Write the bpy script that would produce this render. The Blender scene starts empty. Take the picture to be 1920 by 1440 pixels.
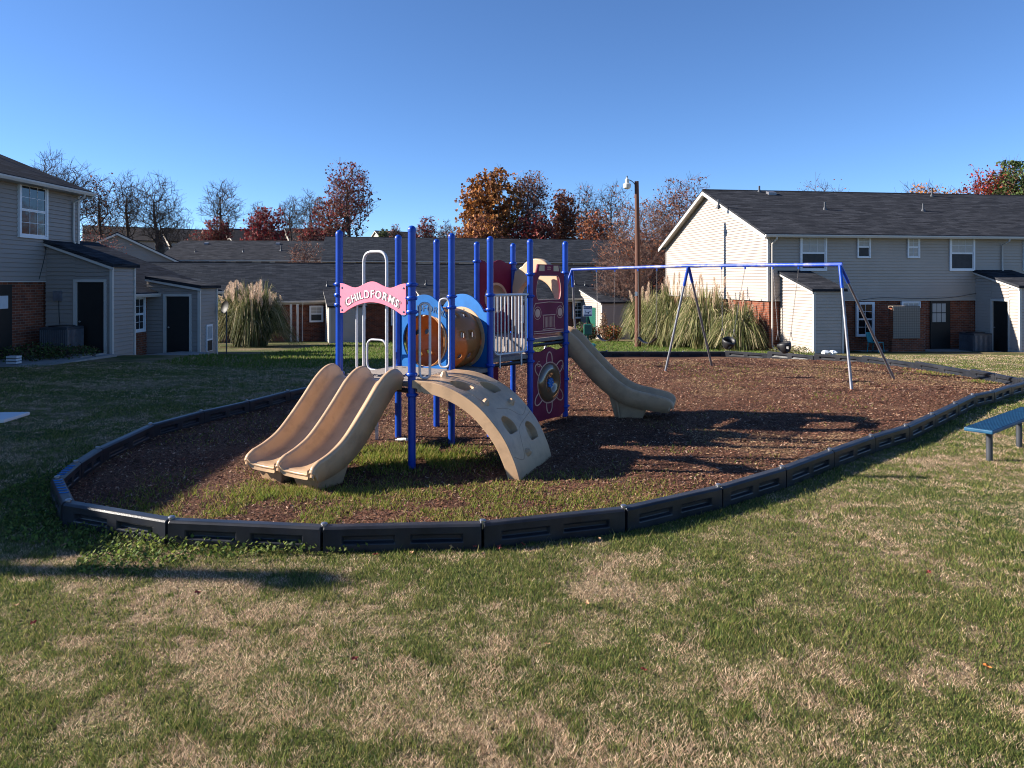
import bpy, bmesh, math, random
import numpy as np
from mathutils import Vector, Matrix, noise
PI = math.pi
R = math.radians
SC = bpy.context.scene
COL = SC.collection
# ---------------------------------------------------------------- camera, sky, sun, exposure
CH = 2.15            # eye height
FX = 1350.0          # focal length in photo pixels (1920 wide)
HY = 527.0           # horizon row in photo pixels
cam = bpy.data.cameras.new("camera")
cam.sensor_width = 36.0
cam.lens = 36.0 * FX / 1920.0
cam.shift_y = -(720.0 - HY) / 1920.0
cam.clip_start = 0.05
cam.clip_end = 3000
camo = bpy.data.objects.new("camera", cam)
COL.objects.link(camo)
camo.location = (0, 0, CH)
camo.rotation_euler = (PI / 2, 0, 0)
SC.camera = camo
SUN_EL = R(26.0)
SUN_ROT = R(-87.0)   # compass turn from +Y, sun stands to the left
w = bpy.data.worlds.new("World")
SC.world = w
w.use_nodes = True
nt = w.node_tree
sky = nt.nodes.new('ShaderNodeTexSky')
sky.sky_type = 'NISHITA'
sky.sun_disc = False
sky.sun_elevation = SUN_EL
sky.sun_rotation = SUN_ROT
sky.altitude = 200
sky.air_density = 0.7
sky.dust_density = 0.0
sky.ozone_density = 7.0
nt.links.new(sky.outputs[0], nt.nodes['Background'].inputs[0])
nt.nodes['Background'].inputs[1].default_value = 0.080
sl = bpy.data.lights.new("sun", 'SUN')
sl.energy = 5.0
sl.angle = R(0.5)
sl.color = (1.0, 0.925, 0.825)
so = bpy.data.objects.new("sun", sl)
COL.objects.link(so)
sdir = Vector((math.sin(SUN_ROT) * math.cos(SUN_EL), math.cos(SUN_ROT) * math.cos(SUN_EL), math.sin(SUN_EL)))
so.rotation_euler = sdir.to_track_quat('Z', 'Y').to_euler()
so.location = sdir * 60
SC.view_settings.view_transform = 'Standard'
SC.view_settings.look = 'None'
SC.view_settings.exposure = 1.34
SC.view_settings.gamma = 1.0
SC.cycles.max_bounces = 6
SC.cycles.diffuse_bounces = 1
SC.cycles.filter_width = 1.05

# ---------------------------------------------------------------- object helpers
def tag(o, label=None, cat=None, group=None, kind=None):
    if label: o['label'] = label
    if cat: o['category'] = cat
    if group: o['group'] = group
    if kind: o['kind'] = kind
    return o
def thing(name, label, cat, loc=(0, 0, 0), rz=0.0, group=None):
    o = bpy.data.objects.new(name, None)
    COL.objects.link(o)
    o.location = loc
    o.rotation_euler = (0, 0, rz)
    o.empty_display_size = 0.2
    return tag(o, label, cat, group)
def kids(o):
    return [c for c in bpy.data.objects if c.parent == o]
def copy_tree(o, parent=None):
    c = o.copy()
    COL.objects.link(c)
    c.parent = parent
    for ch in kids(o):
        copy_tree(ch, c)
    return c
class MB:
    """collects polygons for one mesh"""
    def __init__(s):
        s.v = []; s.f = []; s.m = []
    def add(s, vs, fs, mi=0):
        b = len(s.v)
        s.v += [tuple(p) for p in vs]
        s.f += [tuple(i + b for i in f) for f in fs]
        s.m += [mi] * len(fs)
    def quad(s, a, b, c, d, mi=0): s.add([a, b, c, d], [(0, 1, 2, 3)], mi)
    def box(s, x0, y0, z0, x1, y1, z1, mi=0):
        s.add([(x0, y0, z0), (x1, y0, z0), (x1, y1, z0), (x0, y1, z0), (x0, y0, z1), (x1, y0, z1), (x1, y1, z1), (x0, y1, z1)],
              [(0, 3, 2, 1), (4, 5, 6, 7), (0, 1, 5, 4), (1, 2, 6, 5), (2, 3, 7, 6), (3, 0, 4, 7)], mi)
    def tube(s, pts, r, n=8, cap=True, mi=0, closed=False):
        P = [Vector(p) for p in pts]
        N = len(P)
        rr = r if isinstance(r, (list, tuple)) else [r] * N
        rings = []
        up = None
        for i in range(N):
            if closed: t = P[(i + 1) % N] - P[i - 1]
            elif i == 0: t = P[1] - P[0]
            elif i == N - 1: t = P[-1] - P[-2]
            else: t = (P[i + 1] - P[i]).normalized() + (P[i] - P[i - 1]).normalized()
            if t.length < 1e-9: t = Vector((0, 0, 1))
            t.normalize()
            if up is None:
                up = Vector((0, 0, 1)) if abs(t.z) < 0.9 else Vector((0, 1, 0))
            a = t.cross(up)
            if a.length < 1e-4:
                a = t.cross(Vector((1, 0, 0)))
            a.normalize()
            b = a.cross(t).normalized()
            up = b
            rings.append([P[i] + (a * math.cos(2 * PI * k / n) + b * math.sin(2 * PI * k / n)) * rr[i] for k in range(n)])
        vs = [q for ring in rings for q in ring]
        fs = []
        for i in range(N if closed else N - 1):
            j = (i + 1) % N
            for k in range(n):
                l = (k + 1) % n
                fs.append((i * n + k, j * n + k, j * n + l, i * n + l))
        if cap and not closed:
            fs.append(tuple(range(n)))
            fs.append(tuple((N - 1) * n + k for k in reversed(range(n))))
        s.add(vs, fs, mi)
    def lathe(s, c, prof, n=24, mi=0, axis=None):
        """profile of (radius, height) turned about an axis through c"""
        ax = Vector(axis or (0, 0, 1)).normalized()
        h = Vector((0, 0, 1)) if abs(ax.z) < 0.9 else Vector((1, 0, 0))
        a = ax.cross(h).normalized(); b = ax.cross(a)
        c = Vector(c)
        vs = []; fs = []
        for r, z in prof:
            for k in range(n):
                t = 2 * PI * k / n
                vs.append(c + (a * math.cos(t) + b * math.sin(t)) * r + ax * z)
        for i in range(len(prof) - 1):
            for k in range(n):
                l = (k + 1) % n
                fs.append((i * n + k, (i + 1) * n + k, (i + 1) * n + l, i * n + l))
        s.add(vs, fs, mi)
    def prism(s, loop, d, mi=0):
        """loop of 3D points pushed along vector d, capped"""
        L = [Vector(p) for p in loop]; d = Vector(d); n = len(L)
        vs = L + [p + d for p in L]
        fs = [tuple(range(n)), tuple(reversed(range(n, 2 * n)))]
        for i in range(n):
            j = (i + 1) % n
            fs.append((i, i + n, j + n, j))
        s.add(vs, fs, mi)
    def build(s, name, mat, parent=None, smooth=None, bevel=0, seg=2, fix=True, **kw):
        me = bpy.data.meshes.new(name)
        me.from_pydata(s.v, [], s.f)
        for m in (mat if isinstance(mat, (list, tuple)) else [mat]): me.materials.append(m)
        if len(set(s.m)) > 1: me.polygons.foreach_set('material_index', s.m)
        return finish(me, name, parent, smooth, bevel, seg, fix, **kw)
def finish(me, name, parent=None, smooth=None, bevel=0, seg=2, fix=True, **kw):
    if fix:
        bm = bmesh.new(); bm.from_mesh(me)
        bmesh.ops.recalc_face_normals(bm, faces=bm.faces)
        bm.to_mesh(me); bm.free()
    me.validate()
    if smooth:
        me.polygons.foreach_set('use_smooth', [True] * len(me.polygons))
        me.set_sharp_from_angle(angle=R(smooth))
    me.update()
    o = bpy.data.objects.new(name, me)
    COL.objects.link(o)
    if parent: o.parent = parent
    if bevel:
        b = o.modifiers.new('bevel', 'BEVEL'); b.width = bevel; b.segments = seg; b.limit_method = 'ANGLE'; b.angle_limit = R(40)
    if kw: tag(o, **kw)
    return o
def np_build(name, V, k, mat, parent=None, col=None, mi=None, **kw):
    """V: (faces*k, 3) array of unshared corners"""
    V = np.asarray(V, np.float32).reshape(-1, 3)
    nf = len(V) // k
    me = bpy.data.meshes.new(name)
    me.vertices.add(len(V)); me.vertices.foreach_set('co', V.ravel())
    me.loops.add(len(V)); me.loops.foreach_set('vertex_index', np.arange(len(V), dtype=np.int32))
    me.polygons.add(nf); me.polygons.foreach_set('loop_start', np.arange(nf, dtype=np.int32) * k)
    for m in (mat if isinstance(mat, (list, tuple)) else [mat]): me.materials.append(m)
    if mi is not None: me.polygons.foreach_set('material_index', np.asarray(mi, np.int32))
    me.update(calc_edges=True)
    if col is not None:
        a = me.attributes.new('Col', 'FLOAT_COLOR', 'POINT')
        c = np.ones((len(V), 4), np.float32); c[:, :3] = col
        a.data.foreach_set('color', c.ravel())
    o = bpy.data.objects.new(name, me)
    COL.objects.link(o)
    if parent: o.parent = parent
    return tag(o, **kw)

# ---------------------------------------------------------------- materials
def lin(c):
    return tuple(((x / 255) / 12.92 if x / 255 <= 0.04045 else ((x / 255 + 0.055) / 1.055) ** 2.4) for x in c) + (1,)
MATS = {}
def mat(name, col, rough=0.6, metal=0.0, var=0.12, scale=6.0, bump=0.0, bscale=60.0, spec=0.5, coat=0.0, trans=0.0, dirt=None, dscale=1.5, coords='Object', stretch=None, both=None):
    """principled material whose colour wanders with two sizes of noise"""
    m = bpy.data.materials.new(name); MATS[name] = m
    m.use_nodes = True
    t = m.node_tree; N = t.nodes; L = t.links
    b = N['Principled BSDF']; out = N['Material Output']
    b.inputs['Roughness'].default_value = rough
    b.inputs['Metallic'].default_value = metal
    b.inputs['Specular IOR Level'].default_value = spec
    b.inputs['Coat Weight'].default_value = coat
    tc = N.new('ShaderNodeTexCoord')
    mp = N.new('ShaderNodeMapping'); L.new(tc.outputs[coords], mp.inputs[0])
    if stretch: mp.inputs['Scale'].default_value = stretch
    n = N.new('ShaderNodeTexNoise'); n.inputs['Scale'].default_value = scale; n.inputs['Detail'].default_value = 5
    L.new(mp.outputs[0], n.inputs['Vector'])
    r = N.new('ShaderNodeMapRange'); r.inputs[1].default_value = 0.3; r.inputs[2].default_value = 0.7
    r.inputs[3].default_value = 1 - var; r.inputs[4].default_value = 1 + var
    L.new(n.outputs[0], r.inputs[0])
    mul = N.new('ShaderNodeMix'); mul.data_type = 'RGBA'; mul.blend_type = 'MULTIPLY'; mul.inputs[0].default_value = 1
    mul.inputs[6].default_value = tuple(col[:3]) + (1,)
    L.new(r.outputs[0], mul.inputs[7])
    last = mul.outputs[2]
    if dirt:
        dn = N.new('ShaderNodeTexNoise'); dn.inputs['Scale'].default_value = dscale; dn.inputs['Detail'].default_value = 8; dn.inputs['Roughness'].default_value = 0.65
        L.new(mp.outputs[0], dn.inputs['Vector'])
        dr = N.new('ShaderNodeMapRange'); dr.inputs[1].default_value = 0.48; dr.inputs[2].default_value = 0.72; dr.inputs[4].default_value = dirt[3]
        L.new(dn.outputs[0], dr.inputs[0])
        dm = N.new('ShaderNodeMix'); dm.data_type = 'RGBA'
        L.new(dr.outputs[0], dm.inputs[0]); L.new(last, dm.inputs[6]); dm.inputs[7].default_value = tuple(dirt[:3]) + (1,)
        last = dm.outputs[2]
    L.new(last, b.inputs['Base Color'])
    if bump:
        bn = N.new('ShaderNodeTexNoise'); bn.inputs['Scale'].default_value = bscale; bn.inputs['Detail'].default_value = 4
        L.new(mp.outputs[0], bn.inputs['Vector'])
        bp = N.new('ShaderNodeBump'); bp.inputs['Strength'].default_value = 0.5; bp.inputs['Distance'].default_value = bump
        L.new(bn.outputs[0], bp.inputs['Height']); L.new(bp.outputs[0], b.inputs['Normal'])
    if trans:
        tr = N.new('ShaderNodeBsdfTranslucent'); L.new(last, tr.inputs[0])
        mx = N.new('ShaderNodeMixShader'); mx.inputs[0].default_value = trans
        L.new(b.outputs[0], mx.inputs[1]); L.new(tr.outputs[0], mx.inputs[2]); L.new(mx.outputs[0], out.inputs[0])
    return m
def attr_mat(name, rough=0.7, trans=0.25, spec=0.3):
    """foliage coloured by the mesh's own colour attribute"""
    m = bpy.data.materials.new(name); MATS[name] = m; m.use_nodes = True
    t = m.node_tree; N = t.nodes; L = t.links
    b = N['Principled BSDF']; b.inputs['Roughness'].default_value = rough; b.inputs['Specular IOR Level'].default_value = spec
    a = N.new('ShaderNodeAttribute'); a.attribute_name = 'Col'
    L.new(a.outputs['Color'], b.inputs['Base Color'])
    tr = N.new('ShaderNodeBsdfTranslucent'); L.new(a.outputs['Color'], tr.inputs[0])
    mx = N.new('ShaderNodeMixShader'); mx.inputs[0].default_value = trans
    L.new(b.outputs[0], mx.inputs[1]); L.new(tr.outputs[0], mx.inputs[2]); L.new(mx.outputs[0], N['Material Output'].inputs[0])
    return m
def brick_mat():
    m = bpy.data.materials.new('brick'); m.use_nodes = True
    t = m.node_tree; N = t.nodes; L = t.links; b = N['Principled BSDF']; b.inputs['Roughness'].default_value = 0.9; b.inputs['Specular IOR Level'].default_value = 0.2
    tc = N.new('ShaderNodeTexCoord'); sp = N.new('ShaderNodeSeparateXYZ'); L.new(tc.outputs['Object'], sp.inputs[0])
    ad = N.new('ShaderNodeMath'); ad.operation = 'ADD'; L.new(sp.outputs[0], ad.inputs[0]); L.new(sp.outputs[1], ad.inputs[1])
    cb = N.new('ShaderNodeCombineXYZ'); L.new(ad.outputs[0], cb.inputs[0]); L.new(sp.outputs[2], cb.inputs[1])
    br = N.new('ShaderNodeTexBrick'); L.new(cb.outputs[0], br.inputs['Vector'])
    br.inputs['Scale'].default_value = 1; br.inputs['Brick Width'].default_value = 0.21; br.inputs['Row Height'].default_value = 0.075
    br.inputs['Mortar Size'].default_value = 0.006; br.inputs['Color1'].default_value = (0.36, 0.105, 0.05, 1); br.inputs['Color2'].default_value = (0.19, 0.06, 0.035, 1)
    br.inputs['Mortar'].default_value = (0.33, 0.27, 0.22, 1); br.inputs['Bias'].default_value = 0.0
    n = N.new('ShaderNodeTexNoise'); n.inputs['Scale'].default_value = 3; L.new(tc.outputs['Object'], n.inputs['Vector'])
    mx = N.new('ShaderNodeMix'); mx.data_type = 'RGBA'; mx.blend_type = 'MULTIPLY'; mx.inputs[0].default_value = 0.6
    L.new(br.outputs[0], mx.inputs[6]); L.new(n.outputs[0], mx.inputs[7]); L.new(mx.outputs[2], b.inputs['Base Color'])
    bp = N.new('ShaderNodeBump'); bp.invert = True; bp.inputs['Distance'].default_value = 0.01; L.new(br.outputs['Fac'], bp.inputs['Height']); L.new(bp.outputs[0], b.inputs['Normal'])
    return m
def shingle_mat(name, c1, c2, axis=0):
    """asphalt shingle: rows of tabs, every tab its own grey, streaked along the row"""
    m = bpy.data.materials.new(name); m.use_nodes = True
    t = m.node_tree; N = t.nodes; L = t.links; b = N['Principled BSDF']; b.inputs['Roughness'].default_value = 1.0; b.inputs['Specular IOR Level'].default_value = 0.04
    tc = N.new('ShaderNodeTexCoord'); sp = N.new('ShaderNodeSeparateXYZ'); L.new(tc.outputs['Object'], sp.inputs[0])
    cb = N.new('ShaderNodeCombineXYZ'); L.new(sp.outputs[0], cb.inputs[0]); L.new(sp.outputs[2], cb.inputs[1])
    br = N.new('ShaderNodeTexBrick'); L.new(cb.outputs[0], br.inputs['Vector']); br.inputs['Scale'].default_value = 1
    br.inputs['Brick Width'].default_value = 0.45; br.inputs['Row Height'].default_value = 0.054; br.inputs['Mortar Size'].default_value = 0.0035
    br.inputs['Color1'].default_value = c1 + (1,); br.inputs['Color2'].default_value = c2 + (1,); br.inputs['Mortar'].default_value = tuple(x * 0.45 for x in c1) + (1,)
    mp = N.new('ShaderNodeMapping'); mp.inputs['Scale'].default_value = (0.5, 0.5, 9); L.new(tc.outputs['Object'], mp.inputs[0])
    n = N.new('ShaderNodeTexNoise'); n.inputs['Scale'].default_value = 2; n.inputs['Detail'].default_value = 6; n.inputs['Roughness'].default_value = 0.7; L.new(mp.outputs[0], n.inputs['Vector'])
    r = N.new('ShaderNodeMapRange'); r.inputs[1].default_value = 0.3; r.inputs[2].default_value = 0.7; r.inputs[3].default_value = 0.55; r.inputs[4].default_value = 1.5; L.new(n.outputs[0], r.inputs[0])
    mx = N.new('ShaderNodeMix'); mx.data_type = 'RGBA'; mx.blend_type = 'MULTIPLY'; mx.inputs[0].default_value = 1
    L.new(br.outputs[0], mx.inputs[6]); L.new(r.outputs[0], mx.inputs[7]); L.new(mx.outputs[2], b.inputs['Base Color'])
    bp = N.new('ShaderNodeBump'); bp.inputs['Distance'].default_value = 0.012; L.new(br.outputs['Fac'], bp.inputs['Height']); bp.invert = True; L.new(bp.outputs[0], b.inputs['Normal'])
    return m
def noise_ramp(name, stops, scale, rough=0.9, detail=8, bump=0.0, fine=60, finevar=0.35, stretch=None):
    """colour ramp over a world-space noise plus grain: ground covers"""
    m = bpy.data.materials.new(name); m.use_nodes = True
    t = m.node_tree; N = t.nodes; L = t.links; b = N['Principled BSDF']; b.inputs['Roughness'].default_value = rough; b.inputs['Specular IOR Level'].default_value = 0.15
    tc = N.new('ShaderNodeTexCoord')
    mp = N.new('ShaderNodeMapping'); L.new(tc.outputs['Object'], mp.inputs[0])
    if stretch: mp.inputs['Scale'].default_value = stretch
    n = N.new('ShaderNodeTexNoise'); n.inputs['Scale'].default_value = scale; n.inputs['Detail'].default_value = detail; n.inputs['Roughness'].default_value = 0.62
    L.new(mp.outputs[0], n.inputs['Vector'])
    cr = N.new('ShaderNodeValToRGB'); e = cr.color_ramp.elements
    while len(e) < len(stops): e.new(0.5)
    for i, (p, c) in enumerate(stops): e[i].position = p; e[i].color = tuple(c) + (1,)
    L.new(n.outputs[0], cr.inputs[0])
    f = N.new('ShaderNodeTexNoise'); f.inputs['Scale'].default_value = fine; f.inputs['Detail'].default_value = 3; L.new(tc.outputs['Object'], f.inputs['Vector'])
    r = N.new('ShaderNodeMapRange'); r.inputs[1].default_value = 0.3; r.inputs[2].default_value = 0.7; r.inputs[3].default_value = 1 - finevar; r.inputs[4].default_value = 1 + finevar; L.new(f.outputs[0], r.inputs[0])
    mx = N.new('ShaderNodeMix'); mx.data_type = 'RGBA'; mx.blend_type = 'MULTIPLY'; mx.inputs[0].default_value = 1
    L.new(cr.outputs[0], mx.inputs[6]); L.new(r.outputs[0], mx.inputs[7]); L.new(mx.outputs[2], b.inputs['Base Color'])
    if bump:
        bp = N.new('ShaderNodeBump'); bp.inputs['Distance'].default_value = bump; L.new(f.outputs[0], bp.inputs['Height']); L.new(bp.outputs[0], b.inputs['Normal'])
    return m
M = {}
M['blue'] = mat('blue powder coat', (0.004, 0.048, 0.34), 0.32, var=0.12, scale=3, spec=0.4, dirt=(0.012, 0.085, 0.38, 0.4), dscale=9)
M['bluelt'] = mat('light blue plastic sheet', (0.010, 0.135, 0.42), 0.55, spec=.25, var=0.12, bump=0.0006, bscale=300)
M['tan'] = mat('tan moulded plastic', (0.48, 0.31, 0.18), 0.36, var=0.07, scale=4, spec=0.45, bump=0.0005, bscale=220, dirt=(0.27, 0.175, 0.105, 0.7), dscale=4.5)
M['tanthin'] = mat('thin tan tunnel plastic', (0.46, 0.19, 0.055), 0.4, var=0.1, scale=4, trans=0.35)
M['cream'] = mat('cream plastic', (0.50, 0.345, 0.205), 0.5, var=0.06)
M['maroon'] = mat('maroon plastic sheet', (0.15, 0.008, 0.036), 0.6, var=0.15, scale=4, bump=0.0006, bscale=300, dirt=(0.19, 0.02, 0.06, 0.5), dscale=4, spec=.25)
M['creamline'] = mat('cream routed line', (0.60, 0.34, 0.25), 0.6)
M['pink'] = mat('faded pink sign board', (0.70, 0.185, 0.27), 0.6, var=0.04, scale=5, spec=.25, dirt=(0.68, 0.22, 0.30, 0.35), dscale=5)
M['white'] = mat('white lettering', (0.85, 0.84, 0.82), 0.5, var=0.03)
M['grayout'] = mat('grey letter outline', (0.22, 0.13, 0.16), 0.6)
M['navy'] = mat('dark blue lettering', (0.02, 0.07, 0.16), 0.6)
M['silver'] = mat('galvanised tube', (0.52, 0.51, 0.53), 0.42, metal=0.35, var=0.1, scale=20)
M['steel'] = mat('grey steel leg', (0.19, 0.20, 0.23), 0.45, metal=0.5, var=0.2, scale=8, dirt=(0.20, 0.15, 0.12, 0.6), dscale=6)
M['bolt'] = mat('bolt steel', (0.45, 0.45, 0.47), 0.3, metal=0.9)
M['deck'] = mat('grey coated deck', (0.17, 0.14, 0.13), 0.7, var=0.2, scale=30, bump=0.002, bscale=90)
M['beam'] = mat('worn blue beam', (0.02, 0.065, 0.42), 0.4, var=0.15, scale=3, dirt=(0.40, 0.38, 0.38, 0.95), dscale=2.2)
M['rubber'] = mat('black rubber', (0.012, 0.012, 0.014), 0.5, var=0.3, scale=10)
M['chain'] = mat('swing chain', (0.22, 0.20, 0.19), 0.5, metal=0.6)
M['timber'] = mat('black recycled plastic', (0.017, 0.019, 0.025), 0.36, var=0.3, scale=7, bump=0.0016, bscale=130, spec=0.3, dirt=(0.04, 0.04, 0.042, 0.6), dscale=3)
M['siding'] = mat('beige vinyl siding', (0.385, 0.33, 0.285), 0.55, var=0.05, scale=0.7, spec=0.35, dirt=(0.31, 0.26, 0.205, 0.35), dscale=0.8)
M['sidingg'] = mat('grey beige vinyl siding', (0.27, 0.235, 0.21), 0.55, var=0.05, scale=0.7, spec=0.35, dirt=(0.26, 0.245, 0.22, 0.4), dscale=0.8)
M['trim'] = mat('white aluminium trim', (0.50, 0.47, 0.43), 0.45, var=0.05, scale=2, dirt=(0.42, 0.40, 0.36, 0.4), dscale=2.5)
M['frame'] = mat('white vinyl window frame', (0.72, 0.73, 0.75), 0.4, var=0.03)
M['brick'] = brick_mat()
M['shingle'] = shingle_mat('charcoal shingle', (0.024, 0.026, 0.032), (0.048, 0.050, 0.058))
M['shinglef'] = shingle_mat('weathered charcoal shingle', (0.022, 0.026, 0.034), (0.045, 0.050, 0.060))
M['shingled'] = mat('dark brown shingle', (0.030, 0.022, 0.020), 0.9, var=0.35, scale=3)
M['screen'] = mat('insect screen', (0.022, 0.022, 0.024), 0.6, var=0.3)
M['glass'] = mat('window glass', (0.012, 0.014, 0.017), 0.04, var=0.2, spec=0.9)
M['blind'] = mat('pale window blind', (0.42, 0.40, 0.37), 0.7, var=0.1, scale=14, stretch=(1, 1, 6))
M['black'] = mat('black painted door', (0.006, 0.006, 0.006), 0.6, var=0.3)
M['metaldk'] = mat('dark grey metal', (0.05, 0.055, 0.065), 0.5, metal=0.3, var=0.2)
M['concrete'] = mat('concrete slab', (0.26, 0.25, 0.235), 0.9, var=0.18, scale=5, bump=0.003, bscale=50)
M['bark'] = mat('grey brown bark', (0.085, 0.062, 0.050), 0.95, var=0.3, scale=3, bump=0.01, bscale=20)
M['barkd'] = mat('dark bark', (0.050, 0.036, 0.032), 0.95, var=0.3, scale=3)
M['twig'] = mat('reddish brown twigs', (0.17, 0.098, 0.072), 0.9, var=0.3, scale=1)
M['pole'] = mat('weathered wood pole', (0.10, 0.038, 0.022), 0.85, var=0.35, scale=4, stretch=(4, 4, 0.3), bump=0.004, bscale=30, dirt=(0.10, 0.05, 0.035, 0.8), dscale=2)
M['green'] = mat('dark green metal', (0.010, 0.085, 0.060), 0.4, var=0.15)
M['greenlid'] = mat('faded green lid', (0.02, 0.20, 0.15), 0.45, var=0.15)
M['benchblue'] = mat('blue bench coating', (0.004, 0.06, 0.13), 0.55, var=0.12, scale=8, dirt=(0.02, 0.13, 0.22, 0.6), dscale=7)
M['teal'] = mat('teal plastic', (0.02, 0.22, 0.25), 0.5)
M['litter'] = mat('clear crushed plastic', (0.62, 0.66, 0.68), 0.2, var=0.3, scale=20)
M['bluewhite'] = mat('pale grey plastic', (0.50, 0.53, 0.56), 0.5, var=0.06)
M['leaf'] = attr_mat('foliage')
M['grass'] = attr_mat('grass blade', 0.75, 0.4, 0.25)
M['chip'] = attr_mat('bark chip', 0.85, 0.0, 0.3)
M['lawn'] = noise_ramp('lawn', [(0.34, (0.045, 0.060, 0.016)), (0.48, (0.095, 0.095, 0.032)), (0.57, (0.18, 0.135, 0.075)), (0.72, (0.26, 0.19, 0.115))], 0.55, bump=0.03, fine=28, finevar=0.45)
M['mulch'] = noise_ramp('wood mulch', [(0.30, (0.045, 0.020, 0.012)), (0.48, (0.10, 0.046, 0.026)), (0.60, (0.145, 0.075, 0.042)), (0.72, (0.22, 0.135, 0.075))], 0.8, bump=0.02, fine=45, finevar=0.6)

# ---------------------------------------------------------------- lie of the land
KY = [-60, 13, 21, 31, 45, 60, 75, 88, 102, 118, 140, 400]
KZ = [0, 0, -0.20, -0.85, -1.52, -1.8, -1.6, 1.0, 5.0, 6.2, 6.8, 7.5]
def ss(a, b, x):
    t = min(1, max(0, (x - a) / (b - a))); return t * t * (3 - 2 * t)
def h(X, Y):
    z = float(np.interp(Y, KY, KZ))
    z += 0.15 * ss(-7, -10, X) * ss(25, 22, Y)
    if Y > 78: z += 1.2 * math.sin(X * 0.03 + 1) * ss(78, 110, Y) - 3.0 * ss(-20, -5, X) * ss(28, 8, X) * ss(80, 110, Y)
    return z
def gp(x, y, dz=0.0):
    """photo pixel to the point of the ground (or dz above it) it shows"""
    Y = 2.0
    while Y < 160:
        if CH - (y - HY) * Y / FX <= h((x - 960) * Y / FX, Y) + dz: break
        Y += 0.02
    return Vector(((x - 960) * Y / FX, Y, CH - (y - HY) * Y / FX))
def onground(x, y):
    p = gp(x, y); return Vector((p.x, p.y, h(p.x, p.y)))

# ---------------------------------------------------------------- ground sheet
def grid_axis(*segs):
    out = []
    for a, b, st in segs:
        k = max(1, int(round((b - a) / st)))
        out += [a + (b - a) * i / k for i in range(k)]
    out.append(segs[-1][1]); return out
gx = grid_axis((-400, -60, 20), (-60, -16, 2), (-16, 16, 0.5), (16, 60, 2), (60, 400, 20))
gy = grid_axis((-40, 0, 2), (0, 30, 0.5), (30, 130, 2), (130, 600, 20))
mb = MB()
gv = [(x, y, h(x, y)) for y in gy for x in gx]; nx = len(gx)
gf = [(j * nx + i, j * nx + i + 1, (j + 1) * nx + i + 1, (j + 1) * nx + i) for j in range(len(gy) - 1) for i in range(nx - 1)]
mb.add(gv, gf)
mb.build('ground', M['lawn'], smooth=80, kind='structure')

# ---------------------------------------------------------------- playground border
JP = [(128, 941), (322, 973), (608, 986), (905, 979), (1169, 951), (1347, 912), (1466, 877), (1556, 844), (1633, 817), (1698, 798), (1747, 776),
      (1790, 756), (1823, 740), (1858, 733), (1890, 723), (1930, 714), (1915, 708), (1823, 693), (1718, 679), (1618, 668), (1527, 664), (1440, 661),
      (1360, 659), (1281, 659), (1208, 659), (1138, 659), (1068, 660), (1000, 662), (936, 665), (872, 669), (810, 675), (752, 683), (700, 694), (650, 707), (600, 721), (539, 733), (463, 752),
      (377, 771), (282, 796), (183, 841), (142, 867), (107, 896)]
J = [gp(x, y, 0.205) for x, y in JP]
J = [Vector((p.x, p.y, 0)) for p in J]
JN = np.array([(p.x, p.y) for p in J])
def inside(X, Y, poly=JN):
    r = np.zeros(X.shape, bool); n = len(poly)
    for i in range(n):
        x1, y1 = poly[i]; x2, y2 = poly[(i + 1) % n]
        c = ((y1 > Y) != (y2 > Y))
        with np.errstate(divide='ignore', invalid='ignore'):
            r ^= c & (X < (x2 - x1) * (Y - y1) / (y2 - y1) + x1)
    return r
def edge_dist(X, Y, poly=JN):
    d = np.full(X.shape, 1e9); n = len(poly)
    for i in range(n):
        a = poly[i]; b = poly[(i + 1) % n]; ab = b - a
        t = np.clip(((X - a[0]) * ab[0] + (Y - a[1]) * ab[1]) / (ab @ ab), 0, 1)
        d = np.minimum(d, np.hypot(X - a[0] - t * ab[0], Y - a[1] - t * ab[1]))
    return d
def hv(X, Y):
    z = np.interp(Y, KY, KZ)
    s1 = np.clip((-7 - X) / 3, 0, 1); s2 = np.clip((25 - Y) / 3, 0, 1)
    return z + 0.15 * s1 * s1 * (3 - 2 * s1) * s2 * s2 * (3 - 2 * s2)
rngn = np.random.default_rng(11)
LAT = rngn.random((256, 256))
def vn(X, Y, s, o=0.0):
    x = X / s + 71.3 + o; y = Y / s + 37.7 + o * 1.7
    xi = np.floor(x).astype(int); yi = np.floor(y).astype(int); fx = x - xi; fy = y - yi
    fx = fx * fx * (3 - 2 * fx); fy = fy * fy * (3 - 2 * fy)
    a = LAT[xi % 256, yi % 256]; b = LAT[(xi + 1) % 256, yi % 256]; c = LAT[xi % 256, (yi + 1) % 256]; d = LAT[(xi + 1) % 256, (yi + 1) % 256]
    return (a * (1 - fx) + b * fx) * (1 - fy) + (c * (1 - fx) + d * fx) * fy
def fbm(X, Y, s, o=0.0):
    return 0.5 * vn(X, Y, s, o) + 0.3 * vn(X, Y, s / 2.1, o + 9) + 0.2 * vn(X, Y, s / 4.7, o + 21)
def mound(X, Y):
    return 0.045 * fbm(X, Y, 1.8, 4) - 0.010
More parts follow.
